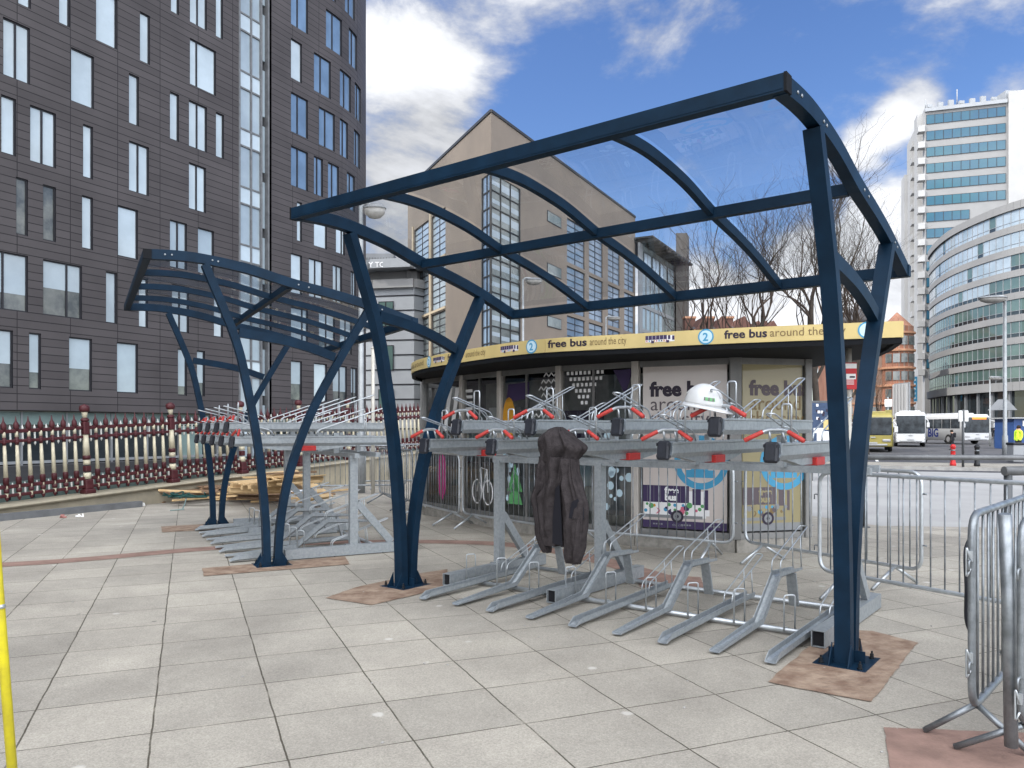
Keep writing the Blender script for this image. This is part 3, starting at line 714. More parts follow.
# hoodie: hood over the tray end, body and sleeves hanging
def make_jacket():
    # frame: a = right along the rack (towards the viewer's right), o = towards the viewer, z up
    ang = sh1.rotation_euler.z
    A = Vector((math.sin(ang),-math.cos(ang),0)); O = Vector((-math.cos(ang),-math.sin(ang),0))
    o = rk(-.46,1.97,0)
    jt = thing('hoodie', 'charcoal grey hooded fleece jacket hung by its hood from the front of the bike rack', 'jacket', o)
    def loops(rows, n=36, fold=.012, seed=1, open_front=None):
        rnd = random.Random(seed); ph = [rnd.uniform(0,6.28) for _ in range(6)]
        b = MB()
        for ri, (z, ca, co_, wa, wo) in enumerate(rows):
            for k in range(n):
                th = 2*math.pi*k/n; ct, st = math.cos(th), math.sin(th)
                e = .8
                x = math.copysign(abs(ct)**e, ct)*wa; y = math.copysign(abs(st)**e, st)*wo
                f = fold*(math.sin(5*th+ph[0]+z*2.2)+.7*math.sin(9*th+ph[1]-z*3.1)+.5*math.sin(14*th+ph[2]+z*7)+.35*math.sin(z*26+3*th+ph[3])+.3*math.sin(z*41+5*th+ph[4]))
                x += ct*f*.5; y += st*f*1.2
                q_ = Vector((x*9+seed, y*9, z*1.1+x*1.5)); cr_ = (1-abs(mnoise.noise(q_)))**3*.026+(1-abs(mnoise.noise(q_*2.1+Vector((3,1,5)))))**3*.007-.015
                x += ct*cr_*.8; y += st*cr_
                p = A*(ca+x)+O*(co_+y); b.v.append((p.x,p.y,z))
        for ri in range(len(rows)-1):
            for k in range(n):
                l = (k+1) % n
                b.face((ri*n+k, ri*n+l, (ri+1)*n+l, (ri+1)*n+k), 0, True)
        b.face([k for k in range(n)][::-1], 0); b.face([(len(rows)-1)*n+k for k in range(n)], 0)
        return b
    def dense(rows, n=5): return catmull(rows, n)
    # hood, upper body
    hood = dense([(1.605,-.124,-.06,.012,.02),(1.59,-.122,-.055,.045,.06),(1.56,-.115,-.045,.10,.10),(1.525,-.105,-.035,.155,.115),(1.485,-.085,-.02,.195,.112),(1.445,-.078,-.01,.205,.10),(1.40,-.090,.0,.182,.088),(1.36,-.10,.0,.162,.080),(1.32,-.11,.0,.150,.076)], 5)
    hb_ = loops(hood, 90, .012, 3)
    for i_, (x_, y_, z_) in enumerate(hb_.v):                       # pinch under the front edge of the hood
        a_ = A.x*x_+A.y*y_; d_ = math.exp(-((z_-1.40)/.035)**2)*.009*(1+.6*math.sin(20*a_)); hb_.v[i_] = (x_-O.x*d_, y_-O.y*d_, z_-.02*math.sin(9*a_+1))
    hb_.build('hood', M['jacket'], jt)
    body = dense([(1.37,-.12,.0,.150,.072),(1.30,-.12,.005,.142,.078),(1.20,-.115,.01,.135,.080),(1.10,-.13,.01,.152,.080),(1.03,-.145,.01,.165,.080),(.93,-.145,.0,.155,.078),(.82,-.135,.0,.142,.075),(.71,-.13,.0,.128,.068),(.665,-.13,.0,.120,.062)], 7)
    loops(body, 110, .014, 5).build('body', M['jacket'], jt)
    sl = dense([(1.36,.030,.03,.045,.05),(1.2,.055,.045,.060,.062),(1.10,.080,.05,.080,.068),(1.0,.105,.06,.095,.07),(.82,.108,.07,.094,.07),(.69,.100,.065,.088,.062),(.60,.085,.06,.072,.052),(.545,.075,.05,.052,.042)], 7)
    loops(sl, 70, .008, 8).build('sleeve', M['jacket'], jt)
    sl = dense([(1.32,-.215,.02,.05,.05),(1.15,-.235,.03,.058,.054),(1.03,-.268,.03,.060,.054),(.9,-.25,.03,.054,.05),(.75,-.232,.03,.050,.048),(.65,-.215,.025,.040,.04),(.60,-.20,.02,.024,.024)], 6)
    loops(sl, 56, .008, 9).build('sleeve', M['jacket'], jt)
    p = lambda a,o_,z: tuple(A*a+O*o_+Vector((0,0,z)))
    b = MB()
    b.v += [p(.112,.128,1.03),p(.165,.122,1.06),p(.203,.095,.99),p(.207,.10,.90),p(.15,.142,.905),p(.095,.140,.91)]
    b.face((0,1,2,3,4,5), 0); b.build('patch_and_shade', M['jacketdark'], jt)
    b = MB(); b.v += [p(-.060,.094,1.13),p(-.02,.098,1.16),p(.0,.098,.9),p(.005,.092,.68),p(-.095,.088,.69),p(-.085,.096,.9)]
    b.face((0,1,2,3,4,5), 0); b.build('patch_and_shade', M['jacketdark'], jt)  # black panel stands in for shade in the jacket's open front
    return jt
make_jacket()

# ================================================================== BUILDINGS
def line_pt(P, d, u):
    """distance s along the plan line P + d*s at which it is seen in column u"""
    k = (u-512)/F0
    return (k*P[1]-P[0])/(d[0]-k*d[1])
class Facade:
    """a vertical wall that follows a plan polyline; s = metres along it, z = height, o = metres out of the wall"""
    def __init__(f, pts, s0=0.0, side=1):
        f.p = [Vector((p[0],p[1],0)) for p in pts]; f.s = [s0]; f.side = side
        for a, b in zip(f.p, f.p[1:]): f.s.append(f.s[-1]+(b-a).length)
    def seg(f, s):
        for i in range(len(f.p)-1):
            if s <= f.s[i+1] or i == len(f.p)-2: return i
    def pt(f, s, z, o=0.0):
        i = f.seg(s); d = (f.p[i+1]-f.p[i]).normalized(); n = Vector((d.y,-d.x,0))*f.side
        q = f.p[i]+d*(s-f.s[i])+n*o; return (q.x,q.y,z)
    def cuts(f, a, b): return [a]+[x for x in f.s if a+1e-4 < x < b-1e-4]+[b]
    def rect(f, b, s0, s1, z0, z1, o=0.0, m=0):
        c = f.cuts(s0, s1)
        for x0, x1 in zip(c, c[1:]):
            q = [f.pt(x0+1e-5,z0,o), f.pt(x1-1e-5,z0,o), f.pt(x1-1e-5,z1,o), f.pt(x0+1e-5,z1,o)]; uv = [(x0+80.9-1.207+.2,z0+5),(x1+80.9-1.207+.2,z0+5),(x1+80.9-1.207+.2,z1+5),(x0+80.9-1.207+.2,z1+5)]
            if f.side < 0: q = q[::-1]; uv = uv[::-1]
            b.quad(*q, m, uv)
    def slab(f, b, s0, s1, z0, z1, o0, o1, m=0):
        """a bar lying on the wall: from o0 to o1 out"""
        c = f.cuts(s0, s1)
        for x0, x1 in zip(c, c[1:]):
            P = [Vector(f.pt(x,z,o)) for o in (o0,o1) for z in (z0,z1) for x in (x0+1e-5,x1-1e-5)]
            n = len(b.v); b.v += [tuple(p) for p in P]
            for q in ((4,5,7,6),(1,0,2,3),(0,4,6,2),(5,1,3,7),(2,6,7,3),(0,1,5,4)): b.face([n+i for i in q], m)
    def wall(f, b, s0, s1, bands, wins, m=0, mrev=0, depth=.18, ztop=None):
        """bands: [(z0,z1,[(a,b)...openings])] with solid wall between them; reveals cut in"""
        for (z0, z1, ops) in bands:
            cur = s0
            for (a, c) in sorted(ops):
                if a > cur: f.rect(b, cur, a, z0, z1, 0, m)
                for (z,) in ((z0,),(z1,)):
                    q = [f.pt(a,z,0), f.pt(c,z,0), f.pt(c,z,-depth), f.pt(a,z,-depth)]; b.quad(*q, mrev)
                for x in (a, c):
                    b.quad(f.pt(x,z0,0), f.pt(x,z1,0), f.pt(x,z1,-depth), f.pt(x,z0,-depth), mrev)
                cur = c
            if cur < s1: f.rect(b, cur, s1, z0, z1, 0, m)
def window(f, root, s0, s1, z0, z1, mp, mull=(), o=-.12, fr=.055, bars=(), blind=None):
    """frame as the part, pane as its sub-part"""
    b = MB()
    f.slab(b, s0+.004, s0+fr, z0+.004, z1-.004, o-.03, o+.05); f.slab(b, s1-fr, s1-.004, z0+.004, z1-.004, o-.03, o+.05)
    f.slab(b, s0+fr, s1-fr, z0+.004, z0+fr, o-.03, o+.05); f.slab(b, s0+fr, s1-fr, z1-fr, z1-.004, o-.03, o+.05)
    for k in mull:
        x = s0+(s1-s0)*k; f.slab(b, x-fr*.7, x+fr*.7, z0+fr, z1-fr, o-.03, o+.06)
    for k in bars:
        z = z0+(z1-z0)*k; f.slab(b, s0+fr, s1-fr, z-fr*.6, z+fr*.6, o-.03, o+.045)
    w = b.build('window', M['darkframe'], root)
    b = MB(); f.rect(b, s0+.01, s1-.01, z0+.01, z1-.01, o)
    if blind:                                                          # lowered blind behind the glass line
        f.rect(b, s0+fr, s1-fr, z0+(z1-z0)*blind, z1-fr, o+.006, 1)
        b.build('pane', [mp, M['blind']], w)
    else: b.build('pane', mp, w)
    return w

# ---- dark plank clad office block on the left
DP, DD = Vector((-20.93,33.4,0)), Vector((.462,.887,0)).normalized()
S_A = line_pt(DP, DD, 330)
pts = [DP-DD*78]; pA = DP+DD*S_A; pts.append(pA); hd = math.atan2(DD.x, DD.y); p = pA.copy(); NA = 14; RAD = 10.8
for k in range(NA):
    hd2 = hd-R(46)*(k+.5)/NA; st = RAD*R(46)/NA; p = p+Vector((math.sin(hd2), math.cos(hd2),0))*st; pts.append(p.copy())
DF = Facade(pts, -78.0)
END = DF.s[-1]
def su(u):
    """wall distance seen in column u"""
    if u <= 330: return line_pt(DP, DD, u)
    best = S_A; 
    for i in range(600):
        s = S_A+(END-S_A)*i/599; q = DF.pt(s, 0)
        if 512+F0*q[0]/q[1] <= u: best = s
    return best
ob = thing('office_block', 'dark plank clad office block with scattered pale windows and a rounded end', 'building', (DP.x,DP.y,0)); ob.location = (0,0,0)
FLH, SILL, WH = 3.26, 3.28, 2.42
rows = {0:[(-6,13,'s'),(29,41,'n'),(69,92,'b'),(117,138,'d'),(178,187,'n'),(197,205,'n'),(291,302,'b'),(314,327,'p'),(333,347,'m'),(351,357,'m')],
 1:[(-20,28,'m'),(43,82,'w'),(106,117,'n'),(139,148,'n'),(172,189,'m'),(214,223,'n'),(291,308,'w2'),(319,335,'m'),(340,352,'m')],
 2:[(-25,-10,'p'),(16,28,'d'),(43,56,'d'),(82,93,'p'),(118,138,'p'),(170,187,'m'),(198,214,'p'),(291,302,'p'),(309,323,'m'),(333,342,'m'),(351,356,'m')],
 3:[(1,16,'p'),(30,56,'m'),(83,93,'p'),(129,149,'m'),(189,206,'m'),(297,302,'n'),(314,327,'p'),(336,345,'w2'),(352,358,'m')],
 4:[(3,30,'m'),(71,94,'p'),(129,139,'p'),(170,179,'p'),(189,207,'m'),(216,224,'p'),(291,308,'q'),(314,323,'q'),(328,339,'q'),(347,355,'q')],
 5:[(-22,-8,'p'),(18,31,'p'),(59,70,'p'),(96,117,'p'),(140,150,'p'),(190,216,'w3'),(291,308,'q'),(319,335,'q'),(340,348,'q'),(354,360,'q')],
 6:[(-10,14,'m'),(40,62,'p'),(120,131,'p'),(171,179,'p'),(190,207,'m'),(216,223,'p'),(291,302,'p'),(314,331,'q'),(340,351,'q'),(355,361,'q')],
 7:[(20,33,'p'),(90,112,'m'),(150,160,'p'),(200,212,'p'),(291,308,'q'),(326,342,'q'),(349,357,'q')],
 8:[(291,308,'q'),(320,336,'q'),(345,355,'q')]}
bands = []; wb = MB(); ST0, ST1 = su(239), su(271.5)
TOP = 36.0
zprev = 2.34
for k in range(0, 9):
    z0 = SILL+FLH*k; z1 = z0+WH
    ops = [(su(a), su(c)) for a, c, _ in rows[k]]
    for (x0, x1) in ((-78, ST0),(ST1, END)):
        DF.rect(wb, x0, x1, zprev, z0)
        DF.wall(wb, x0, x1, [(z0, z1, [o for o in ops if x0 < o[0] < x1])], None, 0, 1, .2)
    zprev = z1
for (x0, x1) in ((-78, ST0),(ST1, END)): DF.rect(wb, x0, x1, zprev, TOP)
bk = [pts[-1], Vector((-30,64,0)), Vector((-72,62,0)), Vector((-95,-30,0)), pts[0]]
BF = Facade(bk); BF.rect(wb, 0, BF.s[-1], -4, TOP)
shade_block = [Vector(DF.pt(-78,0,-.6)), Vector(DF.pt(-8,0,-.6)), Vector(DF.pt(-8,0,-18)), Vector(DF.pt(-78,0,-18))]  # unseen taller block, added to keep the sun off the plaza
wb.prism([(q.x,q.y) for q in shade_block][::-1], TOP+.003, 56.0)
wb.build('wall', [M['clad'], M['darkframe']], ob)
b = MB(); b.poly([(p.x,p.y,TOP) for p in pts]+[(p.x,p.y,TOP) for p in bk[1:-1]]); b.build('roof', M['greymetal'], ob)
kinds = {'p':('pane',()),'n':('pane',()),'m':('pane',(.48,)),'w':('panedark',(.62,)),'w2':('pane',(.7,)),'w3':('pane',(.28,)),'q':('paneblue',(.42,)),'s':('panedark',()),'b':('panedark',()),'d':('panedark',())}
for k in rows:
    for a, c, t in rows[k]:
        mp, mu = kinds[t]
        bl = None
        if t in 'sb': bl = .42
        elif t == 'w': bl = .50
        elif t == 'm' and k <= 1: mp = 'panedark'; bl = random.choice((.02,.45,.3))
        elif t == 'n' and k == 0: mp = 'panedark'; bl = random.choice((.3,.2))
        elif k <= 2 and random.random() < .4: mp = 'blind'
        window(DF, ob, su(a), su(c), SILL+FLH*k, SILL+FLH*k+WH, M[mp], mu, blind=bl)
# stair tower glazing
sb = MB(); gx0, gx1 = ST0, su(262)
DF.rect(sb, gx0, gx1, -3, TOP, -.10, 0); DF.rect(sb, gx1, ST1, -3, TOP, -.35, 1)
DF.slab(sb, su(251), su(252.6), -3, TOP, -.12, -.02, 2)
for x in (ST0+.03, gx1-.05, ST1-.25): DF.slab(sb, x-.06, x+.06, -3, TOP, -.36, .03, 2)
for k in range(-1, 17):
    z = SILL+FLH*k
    for q in (0, .95): DF.slab(sb, gx0, gx1, z+q-.05+1.2, z+q+.05+1.2, -.12, -.03, 2)
    DF.slab(sb, gx0+.1, gx1-.1, z+1.2, z+2.1, -.11, -.07, 3)
    DF.slab(sb, gx1+.05, ST1-.3, z+.9, z+2.1, -.36, -.25, 1)
    DF.slab(sb, gx1+.05, gx1+.55, z+.2, z+2.9, -.36, -.22, 0)
sb.build('stair_glazing', [M['blind'], M['darkframe'], M['steelblue'], M['pane']], ob)
# glazed ground floor behind the railing
gb = MB(); s0g = -60
DF.rect(gb, s0g, END, -4, 2.34, -.5, 0); DF.rect(gb, s0g, END, 1.75, 2.30, -.42, 1)
s = s0g; i = 0; rg = random.Random(4)
while s < END-2:
    wd = rg.uniform(1.6,2.6)
    t = rg.random()
    if t < .15: DF.rect(gb, s+.1, s+wd*.45, -3, 1.7, -.40, 1); DF.rect(gb, s+wd*.5, s+wd*.6, -3, 1.7, -.40, 1)
    elif t < .19: DF.slab(gb, s, s+wd*.8, -3, 2.3, -.5, -.2, 2)
    DF.slab(gb, s, s+.07, -3, 2.3, -.5, -.36, 3); s += wd
DF.slab(gb, s0g, END, .05, .17, -.5, -.36, 3); DF.rect(gb, s0g, END, -4, -.9, -.38, 1)
gb.build('ground_floor_glazing', [M['glassdark'], M['mint'], M['plum'], M['greymetal']], ob)
b = MB()
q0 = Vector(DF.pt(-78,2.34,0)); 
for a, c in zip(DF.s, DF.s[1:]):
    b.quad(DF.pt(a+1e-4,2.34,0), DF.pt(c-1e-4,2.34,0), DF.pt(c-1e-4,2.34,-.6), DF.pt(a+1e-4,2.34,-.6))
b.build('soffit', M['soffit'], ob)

# ---- buff stone building with the sharp corner
AX = Vector((-1.99,75,0)); dl = Vector((-.413,.911,0)).normalized(); dr = Vector((.460,.888,0)).normalized()
SBT = 31.8
stn = thing('stone_office', 'buff stone office with a sharp prow corner and tall louvred windows', 'building', (0,0,0))
LF = Facade([AX, AX+dl*27], 0, -1); RF = Facade([AX, AX+dr*42.6], 0, 1)
wb = MB(); ZG = 25.9
tall = [(26.1-5.75*k-5.3, 26.1-5.75*k) for k in range(4)]
def fsu(F, u):
    return line_pt(F.p[0], (F.p[1]-F.p[0]).normalized(), u)
gl1, gr1 = fsu(LF, 482), fsu(RF, 520)
for F, cols, gs, small in ((LF, [(445.5,431.5),(428.5,414)], gl1, []), (RF, [(567,585),(589,603),(608,620),(624.3,635.2)], gr1, [(547,561)])):
    L_ = F.s[-1]; cols = [(fsu(F,a), min(fsu(F,c), L_-.4)) for a, c in cols]; small = [(fsu(F,a), fsu(F,c)) for a, c in small]
    F.rect(wb, 0, L_, ZG, SBT)
    prev = ZG
    for (z0, z1) in tall:
        z1b = min(z1, ZG-.01)
        F.rect(wb, gs, L_, z1b, prev)
        F.wall(wb, gs, L_, [(z0, z1b, cols)], None, 0, 0, .3); prev = z0
        for c in cols:
            dark = F is LF
            window(F, stn, c[0], c[1], z0, z1b, M['whitepane' if (F is LF and z1 > 18) else ('greypane' if F is LF else 'bluepane')], (.5,), -.2, .07, bars=[(j+1)/7 for j in range(6)])
        for c in small:
            if True:
                fr = MB(); F.slab(fr, c[0], c[1], z0+3.4, z0+4.6, .004, .06); ww = fr.build('window', M['darkframe'], stn)
                q = MB(); F.rect(q, c[0]+.08, c[1]-.08, z0+3.48, z0+4.52, .063); q.build('pane', M['greypane'], ww)
    F.rect(wb, gs, L_, -1, prev)
    F.slab(wb, -.02, L_, SBT-.22, SBT+.06, -.05, .10, 1)
    if F is LF:                                                       # pale trim round the left windows
        for x in (cols[0][1]+.25, cols[1][1]+.3): F.slab(wb, x-.22, x+.22, -1, 26.4, .003, .12, 2)
        for (z0, z1) in tall: F.slab(wb, cols[0][0], cols[1][1]+.3, z0-.32, z0-.06, .003, .10, 2)
wb.build('wall', [M['stone'], M['louvre'], M['stonetrim']], stn)
b = MB(); e1 = AX+dl*27; e2 = AX+dr*42.6; b.poly([(AX.x,AX.y,SBT-.1),(e2.x,e2.y,SBT-.1),(0,130,SBT-.1),(e1.x,e1.y,SBT-.1)])
BK = Facade([e2, Vector((0,130,0)), e1], 0, 1); BK.rect(b, 0, BK.s[-1], -1, SBT-.1); b.build('roof', M['greymetal'], stn)
b = MB()
for F, gs, mm in ((LF, gl1, 1),(RF, gr1, 0)):
    F.rect(b, 0, gs, -1, ZG, -.10, mm)
    F.slab(b, gs-.12, gs+.03, -1, ZG, -.14, .05, 2)
    for k in range(1,3 if F is RF else 2): F.slab(b, gs*k/(3 if F is RF else 2)-.05, gs*k/(3 if F is RF else 2)+.05, -1, ZG, -.14, .0, 2)
    z = 0; rr = random.Random(3)
    while z < ZG:
        F.slab(b, 0, gs, z-.05, z+.05, -.14, .0, 2)
        if F is RF:
            for k in range(3):
                x0 = gs*k/3+.1; x1 = gs*(k+1)/3-.1; zz = z+.35+.4*rr.random()
                F.slab(b, x0, x1, zz, zz+.35+.4*rr.random(), -.098, -.085, 3)
        z += 1.62
F = RF; F.slab(b, -.06, .06, -1, ZG, -.14, .06, 2)
b.build('corner_glazing', [M['greypane'], M['bluepane'], M['louvre'], M['whitepane']], stn)

# ---- glazed annex with the sailing roof
gx = thing('glazed_annex', 'grey glazed office wing with a projecting slatted roof and a stair tower', 'building', (0,0,0))
a0 = AX+dr*42.6+Vector((.5,-.2,0)); GF = Facade([a0, a0+dr*21.5], 0, 1)
gz = zat(243, a0.y)
b = MB(); GF.rect(b, 0, 21.5, -1, gz, 0); 
for k in range(6): GF.slab(b, 0, 21.5, 1.2+k*3.55, 1.75+k*3.55, .003, .12, 1)
GF.slab(b, -.5, .9, -1, gz, .003, .25, 1)
b.build('wall', [M['greypane'], M['greymetal']], gx)
b = MB()
for k in range(10): GF.slab(b, 1+k*2.1, 1.14+k*2.1, -1, gz-3, .004, .10)
b.build('mullions', M['greymetal'], gx)
for k in range(5):
    w_ = MB(); GF.slab(w_, 2+k*4, 5.4+k*4, gz-3.4, gz-.8, .004, .1); ww = w_.build('window', M['darkframe'], gx)
    q = MB(); GF.rect(q, 2.15+k*4, 3.6+k*4, gz-3.2, gz-1, .105); GF.rect(q, 3.8+k*4, 5.25+k*4, gz-3.2, gz-1, .105); q.build('pane', M['whitepane'], ww)
b = MB(); GF.slab(b, -.5, 21.5, gz+.5, gz+.75, -3, 2.2)
for k in range(11): GF.slab(b, k*1.9, k*1.9+.25, gz, gz+.5, -1, 2.5)
GF.slab(b, -.5, 21.5, gz, gz+.5, -3, -.5); b.build('roof', M['louvre'], gx)
M['towerdark'] = mat('dark_grey_brown_tower', (.085,.078,.072), .8, var=.15, scale=.4)
tw = Facade([at(676,300,128).xy.to_3d(), at(687,300,128).xy.to_3d()], 0, 1)
b = MB(); p0, p1 = at(676,300,128), at(687,300,128); b.prism([(p0.x,p0.y),(p1.x,p1.y),(p1.x+1,p1.y+3),(p0.x+1,p0.y+3)], -1, zat(233,128)); b.build('stair_tower', M['towerdark'], gx)

# ---- small pale office between the two
gp = thing('pale_office', 'pale panelled office block seen in the gap between the dark and stone buildings', 'building', (0,0,0))
yg = 96.0; c0, c1 = at(352,400,yg), at(414,400,yg-3)
cv = [Vector((c0.x-2,c0.y+3,0)), Vector((c0.x,c0.y,0)), Vector((c0.x+3,c0.y-2.0,0)), Vector((c1.x,c1.y,0)), Vector((c1.x+3,c1.y+4,0))]
PF = Facade(cv, 0, 1); PT = zat(291, yg)
b = MB(); PF.rect(b, 0, PF.s[-1], -1, PT, 0, 0)
k = 0; z = 1.5
while z < PT: PF.slab(b, 0, PF.s[-1], z-.07, z+.07, .0, .05, 1); z += 1.75
PF.slab(b, 0, PF.s[-1], PT-.1, PT+.9, -.1, .4, 2)
PF.rect(b, 0, PF.s[-1], PT+.9, zat(272,yg), -1.2, 2); PF.slab(b, 0, PF.s[-1], zat(272,yg)-.2, zat(265,yg), -1.5, 1.3, 0)
b.build('wall', [M['palepanel'], M['darkframe'], M['whitewall2']], gp)
sw = PF.s[-1]
for z in (3.2,8.4,13.6):
    w_ = MB(); x0 = PF.s[2]+.6; PF.slab(w_, x0, x0+1.9, z, z+3.0, .003, .09); ww = w_.build('window', M['darkframe'], gp)
    q = MB(); PF.rect(q, x0+.1, x0+.85, z+.1, z+2.9, .095); PF.rect(q, x0+1.0, x0+1.8, z+.1, z+2.9, .095); q.build('pane', M['greenpane'], ww)
b = MB(); r0, r1 = at(360,260,yg+2), at(393.5,260,yg+2); b.prism([(r0.x,r0.y),(r1.x,r1.y),(r1.x,r1.y+8),(r0.x,r0.y+8)], zat(268,yg), zat(253.5,yg+2))
for k in range(12): b.box((r0.x+(r1.x-r0.x)*(k+.5)/12, r0.y-.05, zat(261,yg)), (.10,.12,1.7), 1)
b.build('plant_room', [M['greymetal'], M['steelblue']], gp)
b = MB(); tp = at(368.5,267.0,yg-3.6); add_text(b, 'Y TOWER', .85, lambda x,y: (tp.x+x, tp.y, tp.z+y), 0, .02); b.build('sign', M['prwhite'], gp)
b = MB(); b.poly([(p.x,p.y,zat(265,yg)) for p in cv]+[(c1.x,c1.y+14,zat(265,yg)),(c0.x,c0.y+14,zat(265,yg))]); b.build('roof', M['greymetal'], gp)

# ---- white tower on the right
wt = thing('white_tower', 'tall white concrete tower with teal window bands and a stepped balcony side', 'building', (0,0,0))
T0 = Vector((83.6,160,0)); tf = Vector((.949,-.314,0)); ts = Vector((.314,.949,0)); TT = 66.4
FFc = Facade([T0, T0+tf*30], 0, 1); SFc = Facade([T0, T0+ts*22.5], 0, -1)
b = MB(); FFc.rect(b, 0, 30, -1, TT, 0, 0); SFc.rect(b, 0, 22.5, -1, TT, 0, 1)  # side given a paler colour than the front, painting in its sunlight
e = [T0+ts*22.5, T0+ts*22.5+tf*30, T0+tf*30]; BB = Facade(e, 0, -1); BB.rect(b, 0, BB.s[-1], -1, TT, 0, 0)
b.poly([(p.x,p.y,TT) for p in (T0, T0+tf*30, e[1], e[0])], 0)
FFc.slab(b, 14.7, 30, -1, TT+1.2, .004, .5, 1)
b.build('wall', [M['whitewall2'], M['whitewall']], wt)
for k in range(16):
    z1 = zat(118.5+16.25*k, 160.0)+.55; z0 = z1-1.75
    if z0 < 3: break
    w_ = MB(); FFc.slab(w_, .25, 14.3 if k < 6 else 8.0, z0-.08, z1+.08, .003, .10); ww = w_.build('window', M['darkframe'], wt)
    q = MB(); xx = 14.3 if k < 6 else 8.0; n_ = 9 if k < 6 else 5
    for j in range(n_): FFc.rect(q, .25+(xx-.25)*j/n_+.06, .25+(xx-.25)*(j+1)/n_-.06, z0, z1, .105)
    q.build('pane', M['tealpane'], ww)
    bl = MB(); SFc.slab(bl, -.35, 1.5, z0-1.45, z0-.2, .0, 1.25); SFc.slab(bl, 8.8, 11.5, z0-1.45, z0-.3, .0, 1.0); bl.build('balcony', M['whitewall'], wt)
b = MB()
for x0, x1, o_ in ((3.2,6.8,.9),(13,16,.8),(17.8,22.4,1.2)): SFc.slab(b, x0, x1, -1, TT-(3 if x0 > 12 else 0)-(5 if x0 > 16 else 0), .003, o_)
b.build('rib', M['whitewall'], wt)
b = MB()
for k in range(7): b.box(T0+tf*(1+k*1.9)+ts*.6+Vector((0,0,TT+.5)), (1.0,.5,.6+.4*(k%3)))
b.box(T0+tf*22+ts*6+Vector((0,0,TT+.9)), (18,6,1.8)); b.tube([T0+tf*6+ts+Vector((0,0,TT)), T0+tf*6+ts+Vector((0,0,TT+3.4))], .1, 6); b.tube([T0+tf*.3+ts+Vector((0,0,TT)), T0+tf*.3+ts+Vector((0,0,TT+2))], .12, 6)
FFc.slab(b, 0, 14.5, TT-.9, TT-.2, .003, .5)
b.build('roof_plant', M['palepanel'], wt)
b = MB(); p0 = at(913.5,389,140); b.box((p0.x,p0.y,p0.z), (1.1,.5,4.4)); sg = b.build('sign', M['bluering'], wt)
b = MB()
for k in range(5): b.box((p0.x,p0.y-.27,p0.z-1.6+k*.8), (.55,.03,.35))
b.build('lettering', M['paleblue'], sg)

# ---- curved glass building
cg = thing('curved_office', 'white banded glass office with a rounded end rising behind the coaches', 'building', (0,0,0))
cp = [(95,160),(85,155),(80.3,151.5),(78.1,147),(75.6,139.5),(73.9,132),(73.45,125),(73.8,119),(75.0,114.5),(77.3,111.3),(81,109),(86,107.6),(110,104)]
cp = catmull([Vector((x,y,0)) for x, y in cp], 4)
CF = Facade([Vector(p) for p in cp], 0, -1); CF.side = -1
mid = CF.pt(CF.s[-1]*.5, 0, 1.0)
if Vector(mid).length > Vector(CF.pt(CF.s[-1]*.5,0,-1.0)).length: CF.side = 1
CL = CF.s[-1]; CH = 34.7; fl = 3.30
b = MB(); CF.rect(b, 0, CL, -1, CH, -.5, 0)
b.poly([(p[0],p[1],CH-.2) for p in cp], 1); b.build('core', [M['glassdark'], M['greymetal']], cg)
for k in range(8):
    z0 = CH-.9-fl*(k+1)+1.0; z1 = z0+fl-1.0
    w_ = MB(); CF.slab(w_, 0, CL, z1, z1+1.0, -.4, .18)
    sp = w_.build('spandrel_band', M['whitewall2'], cg)
    q = MB(); nb = 64
    for j in range(nb):
        x0 = CL*j/nb; x1 = CL*(j+1)/nb
        top = j < 36-2*k or (k == 0)
        blue = (k <= 3 and j < 42-3*k and (j*7+k*3) % 11 != 0) 
        CF.rect(q, x0+.05, x1-.05, z0+.62, z1, 0, 1 if blue else 0)
        CF.rect(q, x0+.05, x1-.05, z0, z0+.57, 0, 1 if blue and k < 3 else 2)
    wbn = q.build('window_band', [M['greenpane'], M['whitepane'] if k < 4 else M['greypane'], M['glassdark']], cg)
    q = MB()
    for j in range(nb+1):
        x0 = min(max(CL*j/nb,.06),CL-.06); CF.slab(q, x0-.045, x0+.045, z0, z1, -.05, .05)
    CF.slab(q, 0, CL, z0+.57, z0+.62, -.02, .06); q.build('mullions', M['palepanel'], wbn)
b = MB(); zb = CH-.9-fl*8+1.0; CF.slab(b, 0, CL, zb-1.3, zb, -.6, .5); b.build('canopy', M['whitewall2'], cg)
b = MB()
for j in range(26): x0 = CL*(j+.5)/26; CF.slab(b, x0-.2, x0+.2, -1, zb-1.2, -.45, -.1)
CF.slab(b, 0, CL, 1.6, 2.9, -.45, .6); b.build('ground_floor_columns', M['greymetal'], cg)
b = MB(); CF.slab(b, 0, CL, CH-.9, CH+.25, -.3, .35)
for s_ in (CL*.62, CL*.64): p_ = CF.pt(s_, CH, -1); b.tube([p_, (p_[0],p_[1],CH+2.4)], .12, 6)
b.build('parapet', M['whitewall2'], cg)
b = MB(); ap = at(1007,396,106); b.v += [(ap.x-1.4,ap.y,zat(410,106)),(ap.x+1.4,ap.y,zat(410,106)),(ap.x,ap.y,zat(399,106)),(ap.x-1.4,ap.y+2,zat(410,106)),(ap.x+1.4,ap.y+2,zat(410,106)),(ap.x,ap.y+2,zat(399,106))]
b.face((0,1,2)); b.face((5,4,3)); b.face((0,2,5,3)); b.face((1,4,5,2)); b.face((0,3,4,1)); b.build('entrance_gable', M['greymetal'], cg)

